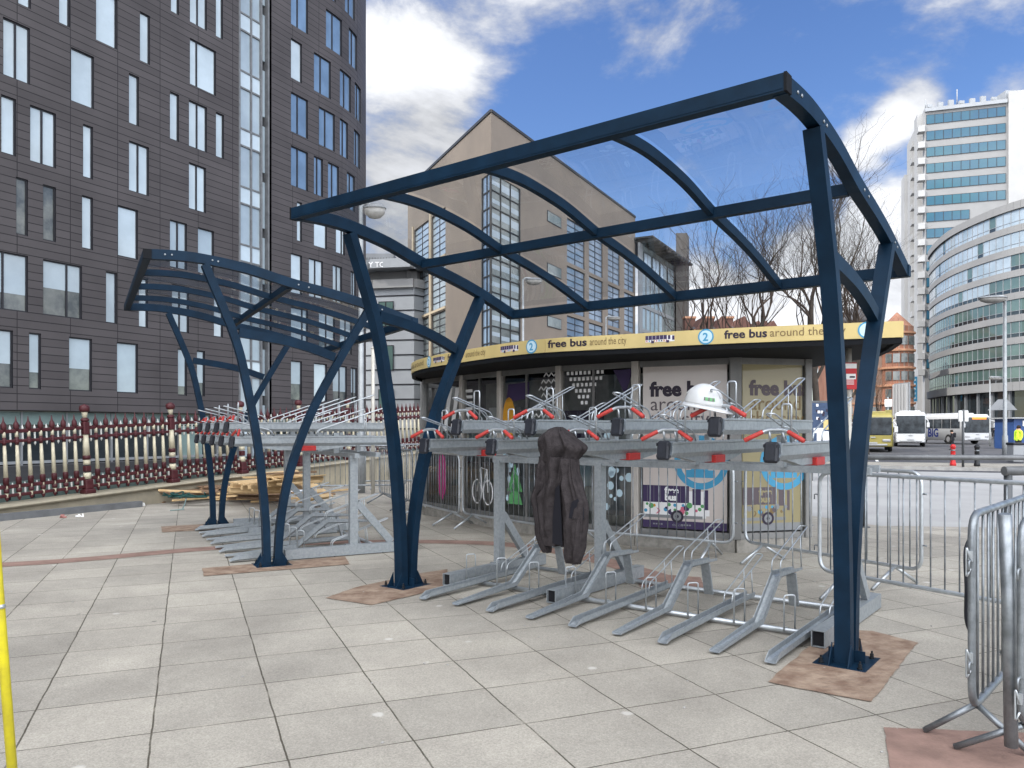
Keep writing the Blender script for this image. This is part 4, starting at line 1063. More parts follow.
# ---- red brick buildings
def brick_building(label, u0, u1, vt, y, d, storeys, bay=None, roof=None, cat='building', m='brick'):
    p0, p1 = at(u0,vt,y), at(u1,vt,y); z1 = p0.z
    t = thing('brick_building', label, cat, (0,0,0))
    F = Facade([Vector((p0.x,p0.y,0)), Vector((p1.x,p1.y,0))], 0, 1); W = F.s[-1]; hs = z1/storeys
    b = MB(); b.prism([(p0.x,p0.y),(p1.x,p1.y),(p1.x+d*.2,p1.y+d),(p0.x+d*.2,p0.y+d)], -1, z1)
    b.build('wall', M[m], t)
    nb_ = max(2, int(W/3.2))
    for k in range(storeys):
        q = MB(); F.slab(q, 0, W, k*hs+hs-.35, k*hs+hs-.02, .003, .22); q.build('string_course', M['sandstone'], t)
        for j in range(nb_):
            x = W*(j+.5)/nb_
            fr = MB(); F.slab(fr, x-.75, x+.75, k*hs+.9, k*hs+hs-.6, .003, .10); ww = fr.build('window', M['sandstone'], t)
            q = MB(); F.rect(q, x-.55, x+.55, k*hs+1.0, k*hs+hs-.75, .104); q.build('pane', M['panedark'], ww)
    if bay:
        bu0, bu1 = bay; c = at((bu0+bu1)/2,vt,y); r = (bu1-bu0)/2/F0*y
        q = MB(); q.lathe([(r,-1),(r,z1+1),(r*.9,z1+1.2),(.1,z1+3.5)], (c.x,c.y,0), 16, 0, False); by = q.build('bay', M[m], t)
        q = MB()
        for k in range(storeys): q.lathe([(r+.05,k*hs+hs-.4),(r+.35,k*hs+hs-.3),(r+.35,k*hs+hs),(r+.05,k*hs+hs+.06)], (c.x,c.y,0), 16, 0, False)
        q.build('string_course', M['sandstone'], by)
        q = MB()
        for k in range(storeys):
            for j in range(5):
                a = R(-90-56+28*j); q.box((c.x+math.cos(a)*(r+.01), c.y+math.sin(a)*(r+.01), k*hs+hs*.5), (.14,1.05,hs*.5), 0, Matrix.Rotation(a,3,'Z'))
        q.build('window', M['panedark'], by)
    if roof:
        q = MB(); h_ = roof; mid = (p1-p0)
        n = len(q.v); q.v += [(p0.x-.3,p0.y-.3,z1),(p1.x+.3,p1.y-.3,z1),(p1.x+d*.2,p1.y+d,z1),(p0.x+d*.2,p0.y+d,z1),(p0.x+d*.1+1,p0.y+d/2,z1+h_),(p1.x+d*.1-1,p1.y+d/2,z1+h_)]
        for f in ((0,1,5,4),(1,2,5),(2,3,4,5),(3,0,4)): q.face([n+i for i in f])
        rf = q.build('roof', M['slate'], t)
        for k in range(3):
            q = MB(); x = W*(k+.4)/3; c = Vector(F.pt(x,0,-d*.4)); q.box((c.x,c.y,z1+h_*.6), (1.3,1.0,h_*1.5)); q.box((c.x,c.y,z1+h_*1.38), (1.5,1.2,.25), 1); q.build('chimney', [M['brickbrown'], M['sandstone']], rf)
            gq = MB(); x = W*(k+.6)/3; a, c2, e_ = F.pt(x-1.1,z1-.2,.25), F.pt(x+1.1,z1-.2,.25), F.pt(x,z1+1.5,.25); a2, c3, e2_ = F.pt(x-1.1,z1-.2,-d*.3), F.pt(x+1.1,z1-.2,-d*.3), F.pt(x,z1+1.5,-d*.3)
            gq.poly([a,c2,e_]); gq.quad(a,e_,e2_,a2); gq.quad(c2,c3,e2_,e_); gq.build('gable', M[m], rf)
    return t
brick_building('brown red brick building with gables and chimneys behind the bare trees', 692, 752, 329, 92, 14, 4, roof=1.5, m='brickbrown')
brick_building('lower brown brick building beside the gabled one, seen over the kiosk roof', 754, 776, 333, 96, 14, 4, roof=.8, m='brickbrown')
brick_building('red terracotta brick building with a rounded bay beside the white tower', 838, 907, 333, 135, 18, 6, bay=(882,912))
# slate domed tower far behind the trees
dt = thing('domed_tower', 'small slate domed tower showing between the shelter posts above the kiosk roof', 'tower', (0,0,0))
c = at(856,330,150); b = MB(); b.lathe([(4.6,-1),(4.6,zat(329,150)),(5.0,zat(329,150)+.3),(5.0,zat(329,150)+.7)], (c.x,c.y,0), 12, 0, False); b.build('wall', M['brickbrown'], dt)
b = MB(); z0 = zat(329,150)+.7; b.lathe([(4.9,z0),(4.5,z0+1.0),(3.4,z0+2.2),(1.6,z0+2.9),(.5,z0+3.2),(.3,z0+4.0)], (c.x,c.y,0), 16); b.build('dome', M['slate'], dt)
# white ribbed hoarding beside the coaches
hb = thing('ribbed_hoarding', 'white ribbed hoarding wall standing beside the white coach', 'hoarding', (0,0,0))
h0, h1 = at(894,395,112), at(909,395,108); HF = Facade([Vector((h0.x,h0.y,0)), Vector((h1.x,h1.y,0))], 0, 1)
b = MB(); HF.slab(b, 0, HF.s[-1], -.2, zat(383,110), -.2, 0); b.build('panel', M['greymetal'], hb)
b = MB()
for k in range(5): HF.slab(b, HF.s[-1]*k/5+.05, HF.s[-1]*(k+.72)/5, 0, zat(384,110), .003, .25)
b.build('ribs', M['whitewall'], hb)

# ================================================================== KIOSK
ks = thing('kiosk', 'rounded glass kiosk with yellow fascia advertising a free bus and two bus posters', 'kiosk', (0,0,0))
K = 1.025
BODY = [Vector((x*K,y*K,0)) for x, y in ((-1.45,16.3),(-1.72,15.3),(-1.57,14.25),(-.82,13.2),(-.17,12.2),(.68,11.2),(1.64,10.45),(2.79,9.88),(3.80,10.12))]
KF = Facade(BODY, 0, 1); ZW = 2.52
ks_s = KF.s
b = MB(); KF.slab(b, 0, KF.s[-1], 0, .17, -.15, .05); b.build('plinth', M['plinth'], ks)
# frames: mullions at every bend
b = MB(); bl_ = MB()
for i, s in enumerate(ks_s):
    if i in (3,4,5,6): tgt = bl_
    else: tgt = b
    s_ = min(max(s, .03), KF.s[-1]-.03)
    p_ = Vector(KF.pt(s_, 0, 0))
    w_ = .10 if i not in (7,) else .15
    ang = math.atan2(BODY[min(i+1,8)].y-BODY[max(i-1,0)].y, BODY[min(i+1,8)].x-BODY[max(i-1,0)].x)
    tgt.cbox((p_.x,p_.y,(ZW+.17)/2), (w_,.11,ZW-.17), .008, 0, Matrix.Rotation(ang,3,'Z'))
for i in range(len(BODY)-1):
    KF.slab(b, ks_s[i]+.06, ks_s[i+1]-.06, .172, .25, -.05, .03)
    KF.slab(b, ks_s[i]+.06, ks_s[i+1]-.06, ZW-.10, ZW-.002, -.05, .03)
    if i < 6: KF.slab(b, ks_s[i]+.45*(ks_s[i+1]-ks_s[i]), ks_s[i]+.45*(ks_s[i+1]-ks_s[i])+.035, .25, ZW-.1, -.03, .02)
b.build('frame', M['kframe'], ks); bl_.build('mullion', M['kframelight'], ks)
for i in range(6):
    q = MB(); KF.rect(q, ks_s[i]+.05, ks_s[i+1]-.05, .25, ZW-.1, 0); q.build('window', M['shop'], ks)
# interior behind the glass
b = MB(); inner = [p+Vector((.9,1.9,0)) for p in BODY[:7]]; IF = Facade(inner, 0, 1); IF.rect(b, 0, IF.s[-1], .17, ZW, 0, 0)
b.poly([(p.x,p.y,.172) for p in BODY]+[(4.6,12.5,.172),(3.2,15.5,.172)], 1)
for k, (s, z0, z1, m_) in enumerate(((1.5,.9,1.5,4),(3.0,1.0,2.0,2),(4.1,.17,1.1,3),(5.3,1.2,1.9,5),(6.2,.17,.95,3),(6.9,1.1,2.1,2),(7.8,1.3,1.9,5),(2.3,.17,.9,3),(5.0,.6,1.0,4))):
    IF.slab(b, s, s+.7, z0, z1, .02, .30, m_)
b.build('interior', [M['interior'], M['intfloor'], M['prwhite'], M['greymetal'], M['paleblue'], M['purple']], ks)
# window graphics (vinyls on the glass)
def vinyl(i, f0, f1, draw, name='window_graphic', mats=None):
    q = MB(); s0 = ks_s[i]; W = ks_s[i+1]-s0
    draw(lambda x, z: KF.pt(s0+f0*W+x*(f1-f0)*W, z, .006), q); q.build(name, mats, ks)
def stripes(P, q):
    for k in range(3):
        x = .05+k*.33
        q.quad(P(x,1.55), P(x+.17,1.55), P(x+.42,2.3), P(x+.25,2.3))
vinyl(2, .30, .85, stripes, mats=M['prwhite'])
def dots(P, q):
    for r in range(9):
        for c in range(4):
            x, z = .12+.25*c+(.12 if r % 2 else 0), .8+.17*r
            q.quad(P(x,z), P(x+.13,z), P(x+.13,z+.07), P(x,z+.07))
vinyl(1, .3, .8, dots, mats=M['prwhite']); 
def hexes(P, q):
    for r in range(13):
        for c in range(5):
            x, z = .08+.19*c+(.09 if r % 2 else 0), 1.15+.10*r
            d = abs(z-1.75)/.75*.35
            if x < .05+d or x > .98-d*.2: continue
            q.quad(P(x,z), P(x+.09,z+.05), P(x+.09,z+.075), P(x,z+.025)); q.quad(P(x+.09,z+.05), P(x+.18,z), P(x+.18,z+.025), P(x+.09,z+.075))
vinyl(4, .55, .98, hexes, mats=M['prwhite'])
def tri(P, q):
    for r in range(6):
        for c in range(9-r-(r//2)):
            x = .06+.09*c+.06*r; z = 2.36-.085*r
            q.quad(P(x,z), P(x+.055,z), P(x+.055,z+.05), P(x,z+.05))
vinyl(5, .06, .70, tri, mats=M['prwhite'])
def curve(P, q):
    q.poly([P(.5+.5*math.cos(a), 1.75+.33*math.sin(a)) for a in [k*.3 for k in range(21)]])
vinyl(3, .05, .30, lambda P, q: [q.quad(P(.1+.2*abs(math.sin(k)),1.6+.1*k), P(.9,1.6+.1*k), P(.9,1.65+.1*k), P(.15,1.65+.1*k)) for k in range(7)], mats=M['prwhite'])
vinyl(4, .04, .26, curve, mats=M['prorange'])
vinyl(4, .10, .50, lambda P, q: q.quad(P(0,2.0), P(1,2.05), P(1,2.3), P(.1,2.28)), mats=M['purple'])
vinyl(5, .72, .97, lambda P, q: q.poly([P(0,2.40), P(.6,2.05), P(1,2.40)][::1]), mats=M['purple'])
def ell(cx, cz, rx, rz): return lambda P, q: q.poly([P(cx+rx*math.cos(a), cz+rz*math.sin(a)) for a in [k*.3 for k in range(21)]])
vinyl(2, .35, .6, ell(.5,.75,.45,.42), mats=M['prmagenta']); vinyl(3, .82, .98, ell(.6,.85,.45,.42), mats=M['prmagenta'])
vinyl(4, .06, .45, lambda P, q: [q.poly([P(.5,1.05-.2*k), P(.15,.62-.2*k), P(.85,.62-.2*k)]) for k in (0,1)], mats=M['prgreen'])
def bubbles(P, q):
    rb = random.Random(2)
    for k in range(22):
        cx, cz, r = rb.uniform(.05,.95), rb.uniform(.35,1.5), rb.uniform(.03,.08)
        q.poly([P(cx+r*1.3*math.cos(a), cz+r*.9*math.sin(a)) for a in [j*.7 for j in range(9)]])
vinyl(4, .0, .35, bubbles, mats=M['paleblue']); vinyl(5, .45, .98, bubbles, mats=M['paleblue'])
def bike(P, q):
    for cx in (.25,.72):
        pts = [P(cx+.2*math.cos(a), .55+.2*math.sin(a)) for a in [k*.45 for k in range(14)]]; q.tube(pts, .012, 4, closed=True)
    q.tube([P(.25,.55),P(.4,.95),P(.68,.92),P(.72,.55)], .012, 4); q.tube([P(.4,.95),P(.5,.55),P(.68,.92)], .012, 4)
vinyl(3, .25, .85, bike, mats=M['prwhite'])
# posters on the two end panels
def poster(i, name, pm, dim, label):
    s0, s1 = ks_s[i]+.10, ks_s[i+1]-.10; W = s1-s0; z0, z1 = .27, 2.42
    q = MB(); KF.slab(q, s0, s1, z0, z1, -.02, .006); root = q.build(name, pm, ks); root['label'] = label
    P = lambda x, z, o=.009: KF.pt(s0+x, z, o)
    ink, ink2, pur = (M['ink'], M['inkgrey'], M['purple']) if not dim else (M['inkgrey'], M['inkbrown'], M['inkgrey'])  # dim: muted inks put the end panel's shade into the print
    T = MB(); fs_ = .262
    add_text(T, 'free bus', fs_, lambda x,y: P(.10+x,2.03+y), 0, .012); add_text(T, 'around', fs_, lambda x,y: P(.10+x,1.835+y), 1, .0); add_text(T, 'the city', fs_, lambda x,y: P(.10+x,1.64+y), 1, .0)
    T.build('lettering', [ink, ink2], root)
    q = MB(); cx, cz, r = W*.70, 1.15, .355; n = 36                     # ring with a figure
    for k in range(n):
        a, c = 2*math.pi*k/n, 2*math.pi*(k+1)/n
        f = lambda an, rr: P(cx+rr*math.cos(an), cz+rr*math.sin(an), .0095)
        q.quad(f(a,r-.085), f(c,r-.085), f(c,r), f(a,r), 0)
        q.v += [P(cx,cz,.008), f(a,r-.06), f(c,r-.06)]; m_ = len(q.v); q.face((m_-3,m_-2,m_-1), 1)
    q.quad(P(cx-.20,cz-.20,.010), P(cx+.18,cz-.20,.010), P(cx+.18,cz-.10,.010), P(cx-.20,cz-.10,.010), 0)
    add_text(q, '2' if i == 6 else '1', .5, lambda x,y: P(cx-.15+x,cz-.12+y,.011), 0, .012)
    q.build('route_ring', [M['bluering'], M['poster'] if not dim else M['posteryellow']], root)
    q = MB(); DZ = -.13; R_ = lambda x0,x1,a,c,m,o=.0099: q.quad(P(x0,a+DZ,o), P(x1,a+DZ,o), P(x1,c+DZ,o), P(x0,c+DZ,o), m)
    R_(.02,W*.76,.55,.90,1); R_(.0,W*.56,.74,.965,0,.0103); R_(W*.60,W*.70,.72,.93,0,.0103); R_(W*.74,W*.785,.66,.92,0,.0103); R_(0,W*.72,.535,.575,7,.0103)
    R_(W*.76,W*.80,.58,.66,1)
    rr = random.Random(5)
    for k in range(26):
        x, z, r = rr.uniform(.03,W*.74), rr.uniform(.60,.72), rr.uniform(.018,.042); mm = rr.choice((0,2,3,4,5,1))
        q.poly([P(x+r*math.cos(a), z+DZ+r*math.sin(a), .0106+k*.00005) for a in [j*.9 for j in range(7)]], mm)
    for x in (W*.42,):
        for r, m_, o in ((.085,6,.0125),(.055,7,.013),(.022,6,.0135)): q.poly([P(x+r*math.cos(a), .56+DZ+r*math.sin(a), o) for a in [j*.35 for j in range(18)]], m_)
    for k in range(7): R_(.06+k*.09,.064+k*.09,.745,.96,7,.0105)
    add_text(q, 'free', .115, lambda x,y: P(W*.27+x,.865+DZ+y,.0115), 1, .006); add_text(q, 'bus', .115, lambda x,y: P(W*.27+x,.772+DZ+y,.0115), 1, .006)
    R_(0,W,z0-DZ,z0+.10-DZ,8,.0092)
    for k in range(3):
        for j in range(4): R_(.14+k*.38+j*.035,.165+k*.38+j*.035,z0+.04-DZ,z0+.06-DZ,7,.0098)
    add_text(q, 'the city', .05, lambda x,y: P(.40+x,z0+.03+y,.0098), 7)
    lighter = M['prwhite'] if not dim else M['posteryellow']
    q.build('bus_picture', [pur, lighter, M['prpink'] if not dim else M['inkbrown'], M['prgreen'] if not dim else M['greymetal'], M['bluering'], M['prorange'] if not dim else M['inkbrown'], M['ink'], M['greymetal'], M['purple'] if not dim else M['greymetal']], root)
poster(6, 'poster', M['poster'], False, 'blush poster with a purple bus, right of the shop windows')
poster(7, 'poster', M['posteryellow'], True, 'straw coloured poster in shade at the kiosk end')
# dark back wall closing the poster end
b = MB(); BKF = Facade([BODY[8], Vector((3.6,12.6,0)), Vector((2.2,15.4,0)), BODY[0]], 0, 1); BKF.slab(b, 0, BKF.s[-1], 0, ZW, -.1, 0); b.build('back_wall', M['kframe'], ks)
# roof with yellow fascia
FP = [(1.5,17.6),(-.6,17.6),(-1.35,16.0),(-1.70,14.6),(-1.70,13.5),(-1.42,12.42),(-.86,11.35),(.22,9.80),(1.47,9.08),(2.47,8.57),(3.95,8.02)]
FC = catmull([Vector((x,y,0)) for x, y in FP[1:]], 6)
BACK = [(4.20,8.75),(4.6,10.2),(4.3,13.2),(3.0,16.0)]
outl = [tuple(Vector(p).xy) for p in FC]+BACK
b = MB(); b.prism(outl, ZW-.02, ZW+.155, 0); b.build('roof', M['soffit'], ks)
FA = Facade([Vector(p) for p in FC]+[Vector((*BACK[0],0)), Vector((*BACK[1],0))], 0, 1); FL = FA.s[-1]
b = MB(); FA.slab(b, 0, FL, ZW, ZW+.165, .002, .022); fas = b.build('fascia', M['yellow'], ks)
b = MB(); FA.slab(b, 0, FL, ZW-.06, ZW-.007, -.05, .012); b.build('fascia_trim', M['soffit'], fas)
def fs(u):
    best, bs = 1e9, 0
    for i in range(0, 1500):
        s = FL*i/1499; p = FA.pt(s, 0)
        if p[1] > 15.5 or p[0] > 3.97: continue
        if p[1] > 13.6: continue
        e = abs(512+F0*p[0]/p[1]-u)
        if e < best: best, bs = e, s
    return bs
def fascia_text(u0, u1, txt, bold, m, z=.055, hgt=.125):
    s0, s1 = fs(u0), fs(u1); vs, _f = font_mesh(txt, 1, 0, 0); w_ = max(v[0] for v in vs); sq = (s1-s0)/(w_*hgt)
    q = MB(); add_text(q, txt, hgt, lambda x,y: FA.pt(s0+x, ZW+z+y, .025), 0, bold, squeeze=sq); return q.build('lettering', m, fas)
for (u0, u1, u2) in ((549,589,627),(725,769,846),(449,466,487)):
    fascia_text(u0, u1-2, 'free bus', .0035, M['ink']); fascia_text(u1+1, u2, 'around the city', 0, M['inkbrown'])
fascia_text(410, 425, 'free bus around', 0, M['inkbrown'])
def disc(u, txt, name='route_disc'):
    s = fs(u); q = MB(); zc = ZW+.085; n = 26
    f = lambda a, r, o: FA.pt(s+r*math.cos(a), zc+r*math.sin(a), o)
    q.poly([f(2*math.pi*k/n,.086,.0245) for k in range(n)], 0); q.poly([f(2*math.pi*k/n,.070,.0262) for k in range(n)], 1)
    add_text(q, txt, .125, lambda x,y: FA.pt(s-.035+x, zc-.045+y, .028), 0, .003); q.build(name, [M['bluering'], M['paleblue']], fas)
disc(533,'2'); disc(706,'2'); disc(867,'1'); disc(430.5,'2')
def minibus(u0, u1):
    s0, s1 = fs(u0), fs(u1); q = MB(); W = s1-s0
    F = lambda a,c,z0,z1,m,o=.0245: FA.rect(q, s0+a*W, s0+c*W, ZW+z0, ZW+z1, o, m)
    F(0,1,.055,.125,1); F(0,.74,.082,.13,0,.0262); F(.78,.86,.08,.125,0,.0262); F(.92,1.0,.07,.12,0,.0262)
    for k in range(9): F(.03+.085*k,.07+.085*k,.06,.078,(2,3,0,4)[k%4],.0262)
    for a in (.2,.72): F(a,a+.1,.042,.07,0,.028)
    for k in range(5): F(.1+.13*k,.11+.13*k,.085,.127,1,.028)
    q.build('bus_picture', [M['purple'], M['prwhite'], M['prpink'], M['bluering'], M['prorange']], fas)
minibus(646,675); minibus(502,520); minibus(435,446)
# canopy column with its red notice
c = at(848.5,430,8.95); b = MB(); b.tube([(c.x,c.y,0),(c.x,c.y,ZW)], .034, 12); kc = b.build('canopy_column', M['polecream'], ks)
b = MB(); b.cbox((c.x+.0,c.y-.045,zat(376,8.9)), (.145,.012,.30), .003); nt_ = b.build('notice', M['signred'], kc)
b = MB()
b.box((c.x,c.y-.0525,zat(366,8.9)), (.14,.002,.055)); b.box((c.x,c.y-.0525,zat(376.5,8.9)), (.12,.002,.06)); 
for k in range(3): b.box((c.x-.01,c.y-.0525,zat(384-k*2,8.9)), (.10,.002,.008))
b.box((c.x+.02,c.y-.0535,zat(377,8.9)), (.06,.002,.02), 1); b.build('notice_print', [M['signwhite'], M['ink']], nt_)

# ================================================================== CROWD BARRIERS
BH, BB_ = 1.17, .215
def make_barrier(Lb=2.3, label=None, loc=None, to=None, feet=(.28,.28), foot_w=.36, m='galvlight', post=False):
    a = Vector(loc); c = Vector(to); d = (c-a); rz = math.atan2(d.y, d.x); Lb = Lb or d.length
    t = thing('crowd_barrier', label, 'barrier', (a.x,a.y,0), rz, 'steel crowd barriers')
    b = MB(); b.tube(fillet([(0,0,BB_),(Lb,0,BB_),(Lb,0,BH),(0,0,BH)], .13, 6, True), .019, 10, closed=True); b.build('frame', M[m], t)
    b = MB(); n = int(Lb/.118)
    for k in range(1, n):
        x = Lb*k/n; e = .045*max(0, 1-min(x, Lb-x)/.13) if min(x, Lb-x) < .13 else 0
        b.tube([(x,0,BB_+e),(x,0,BH-e)], .0068, 6)
    b.build('bars', M['galvdull'], t)
    for x in (feet[0], Lb-feet[1]):
        b = MB()
        for s in (-1,1): b.tube([(x,s*.008,BB_-.01),(x,s*foot_w,.018)], .0165, 8)
        b.build('foot', M[m], t)
    for z in (.45,.95):
        b = MB(); b.tube(fillet([(-.019,0,z),(-.06,0,z),(-.06,0,z-.05)], .015, 3), .006, 6); b.build('hook', M['galvdull'], t)
        b = MB(); b.tube([(Lb+.019,0,z+.01),(Lb+.055,0,z+.01)], .009, 6); b.build('peg', M['galvdull'], t)
    return t
kb = [((-1.79,14.7),(-.85,12.75),'crowd barrier at the left end of the kiosk windows, left of the rack post'),
      ((-.80,12.85),(.70,10.92),'crowd barrier across the kiosk windows, partly behind the hanging hoodie'),
      ((.78,10.82),(2.66,9.50),'crowd barrier across the blush bus poster, its rounded end at the kiosk corner')]
for a, c, l in kb: make_barrier(None, l, (*a,0), (*c,0))
make_barrier(None, 'crowd barrier in front of the straw coloured poster, ending with a small blue plate', (2.85,9.65,0), (3.98,7.68,0))
b5 = make_barrier(2.35, 'crowd barrier running from behind the front shelter leg towards the pale road', (3.01,7.73,0), (3.89,6.30,0))
make_barrier(2.2, 'crowd barrier seen almost edge on behind the left leg of the larger shelter', (-2.85,17.0,0), (-1.86,14.95,0), m='galvdull')
make_barrier(2.3, 'crowd barrier on the paving between the timber pile and the lamp post', (-4.85,18.9,0), (-2.65,19.25,0), m='galvdull')
make_barrier(2.3, 'crowd barrier farther back beside the parapet, right of the lamp post', (-3.95,20.6,0), (-1.7,20.9,0), m='galvdull')
n1 = make_barrier(2.3, 'dull steel crowd barrier with a rounded corner, second nearest at the right edge', (2.27,3.90,0), (3.19,4.92,0), m='galvdull', feet=(.10,.3), foot_w=.24)
n2 = make_barrier(2.3, 'nearest crowd barrier at the right edge, with a thick slanting post in front', (2.36,3.66,0), (3.35,4.60,0), m='galvdull', feet=(.06,.3), foot_w=.30)
b = MB(); b.tube([(.035,.05,.10),(.022,.055,.7),(-.03,.06,1.20)], [.030,.030,.028], 14); b.build('thick_post', M['galvdull'], n2)
for t_, zz in ((n1, (.92,.42)),(n2, (.30,))):
    b = MB()
    for z in zz:
        b.tube(fillet([(-.03,0,z+.03),(-.03,.018,z+.10),(-.03,.018,z-.06),(-.03,0,z-.01)], .02, 3), .005, 6); b.box((-.024,.0,z+.05), (.012,.02,.05))
    b.build('latch', M['galvlight'], t_)
b = MB(); b.tube(catmull([(.16,.03,1.05),(.10,.05,.98),(.07,.04,.80),(.12,.05,.62),(.19,.03,.52)], 6), .009, 6); b.build('cable', M['blackplastic'], n1)
b = MB(); b.cbox((1.93,-.022,1.04), (.13,.006,.10), .002); b.build('plate', M['sticker'], b5)

# ================================================================== ORNATE RAILING ON THE PARAPET
RD = Vector((.462,.887,0)).normalized(); RP = Vector((-8.37,15.6,0)); RZ = .30
RN = Vector((RD.y,-RD.x,0))                                           # towards the plaza
ra = math.atan2(RD.y, RD.x)
TILT = -math.atan(.047)
pw = thing('parapet_wall', 'low buff stone parapet carrying the ornate railing', 'wall', (RP.x,RP.y,0), ra); pw.rotation_euler = (0,TILT,ra)
X0, X1 = -6.0, 24.0
b = MB(); b.cbox(((X0+X1)/2,.0,-.63), (X1-X0,.50,1.80), .02); b.cbox(((X0+X1)/2,-.03,.285), (X1-X0,.62,.05), .02); b.build('coping', M['ledge'], pw)
ch = thing('steel_channel', 'grey blue steel channel lying along the foot of the parapet', 'steel beam', (RP.x,RP.y,0), ra)
b = MB(); b.box((-2.5,-.62,.06), (6.5,.012,.11)); b.box((-2.5,-.56,.118), (6.5,.12,.010)); b.box((-2.5,-.56,.010), (6.5,.12,.010)); b.build('beam', M['steelblue'], ch)
rl = thing('iron_railing', 'ornate maroon and cream cast iron railing with ball topped posts along the parapet', 'railing', (RP.x,RP.y,RZ), ra); rl.rotation_euler = (0,TILT,ra)
NB = 11; K0 = -3; SP = 2.0
pm_ = [M['maroon'], M['cream'], M['offwhite']]
def lath(b, x, prof, m, n=8): b.lathe(prof, (x,0,0), n, m)
# one post, one picket, one spear as prototypes
b = MB(); b.cbox((0,0,.05), (.22,.22,.10), .02, 0); b.cbox((0,0,.19), (.165,.165,.20), .02, 0)
lath(b, 0, [(.072,.30),(.072,.42)], 1); b.cbox((0,0,.50), (.115,.115,.12), .015, 0); lath(b, 0, [(.068,.58),(.066,.68)], 1); lath(b, 0, [(.073,.68),(.073,.76)], 0)
lath(b, 0, [(.066,.76),(.05,1.18)], 1); b.cbox((0,0,1.30), (.125,.125,.26), .02, 0); lath(b, 0, [(.06,1.42),(.085,1.46),(.055,1.50)], 0)
lath(b, 0, [(.04,1.50),(.055,1.60),(.05,1.62)], 1, 10)
b.lathe([(.05,1.615),(.085,1.63),(.098,1.68),(.085,1.735),(.04,1.76),(.004,1.77)], (0,0,0), 12, 0)
post0 = b.build('post', pm_, rl)
b = MB(); lath(b, 0, [(.012,.05),(.035,.10),(.035,.12)], 0); lath(b, 0, [(.03,.12),(.03,.20)], 1); lath(b, 0, [(.048,.20),(.048,.27)], 0); lath(b, 0, [(.03,.27),(.03,.34)], 1); lath(b, 0, [(.05,.34),(.05,.45),(.042,.48)], 0)
lath(b, 0, [(.040,.48),(.027,1.06)], 1); lath(b, 0, [(.034,1.06),(.034,1.20)], 0); lath(b, 0, [(.03,1.20),(.03,1.30)], 1); lath(b, 0, [(.03,1.30),(.05,1.38),(.045,1.44),(.018,1.49),(.004,1.58)], 0)
pick0 = b.build('picket', pm_, rl)
b = MB(); b.lathe([(.003,.38),(.02,.33),(.02,.18),(.004,.14)], (0,0,0), 6, 2); b.lathe([(.003,1.42),(.024,1.36),(.018,1.33),(.018,1.10),(.022,1.07),(.003,1.03)], (0,0,0), 6, 2)
sp0 = b.build('spear', pm_, rl)
first = [True]*3
def put(o, x, idx):
    if first[idx]: first[idx] = False; o.location = (x,0,0)
    else: c = o.copy(); COL.objects.link(c); c.parent = rl; c.location = (x,0,0)
for k in range(K0, K0+NB+1): put(post0, k*SP, 0)
for k in range(K0, K0+NB):
    xs = [k*SP+SP*(j+1)/9 for j in range(8)]
    for x in xs: put(pick0, x, 1)
    for j in range(9): 
        if len([c for c in rl.children if c.name.startswith('spear')]) < 99: put(sp0, k*SP+SP*(j+.5)/9, 2)
    b = MB()
    for z, h_ in ((1.31,.068),(1.13,.055),(.31,.07),(.15,.06)): b.cbox((k*SP+SP/2,0,z), (SP-.12,.05,h_), .012, 0)
    for x in xs: b.lathe([(.02,1.15),(.05,1.11),(.02,1.07)], (x,0,0), 6, 0)
    b.build('rails', pm_, rl)
    b = MB(); b.box((k*SP+SP/2,.34,.12), (SP-.05,.02,.48), 0)
    for x in xs[::2]: b.box((x,.325,.06), (.06,.02,.06), 1)
    b.build('base_panel', [M['mint'], M['blackplastic']], rl)

# ================================================================== TIMBER PILE
tm_ = random.Random(11)
def make_pallet(loc, rz, rx, label, m):
    t = thing('pallet', label, 'pallet', loc, rz, 'broken pallets by the parapet'); t.rotation_euler = (rx, tm_.uniform(-.05,.05), rz)
    for k in range(6):
        b = MB(); b.cbox((0,-.45+.18*k,.125), (1.2,.11,.022), .004); b.build('deck_board', M[m], t)
    for y in (-.4,0,.4):
        b = MB(); b.cbox((0,y,.065), (1.2,.07,.085), .004); b.build('bearer', M[m], t)
    return t
def gp2(u, v, z=0): x, y = ground(u, v, z); return (x, y, z)
make_pallet(gp2(165,499,.004), .9, 0, 'dark weathered pallet at the left end of the timber pile, green straps on it', 'oldwood')
make_pallet(gp2(192,497,.10), 1.15, .03, 'weathered pallet beneath the green straps, right of the leftmost pallet', 'oldwood')
make_pallet(gp2(246,499,.004), .75, 0, 'weathered pallet behind the front legs of the farther shelter', 'oldwood')
make_pallet(gp2(276,489,.06), 1.0, -.08, 'fresh pine pallet in the middle of the timber pile', 'pine')
make_pallet(gp2(262,484,.20), .6, .10, 'fresh pine pallet propped on top of the pile behind the near shelter leg', 'pine')
make_pallet(gp2(297,490,.35), 1.3, .55, 'fresh pine pallet tilted up at the right end of the pile', 'pine')
make_pallet(gp2(268,488,.36), .85, .05, 'fresh pine pallet stacked highest in the middle of the pile', 'pine')
make_pallet(gp2(287,486,.48), 1.2, -.14, 'fresh pine pallet resting askew near the top of the pile by the shelter legs', 'pine')
make_pallet(gp2(232,492,.14), 1.35, .06, 'weathered pallet second from the bottom, left of the near shelter leg', 'oldwood')
make_pallet(gp2(258,493,.22), .4, -.05, 'fresh pine pallet low in the pile just left of the near shelter leg', 'pine')
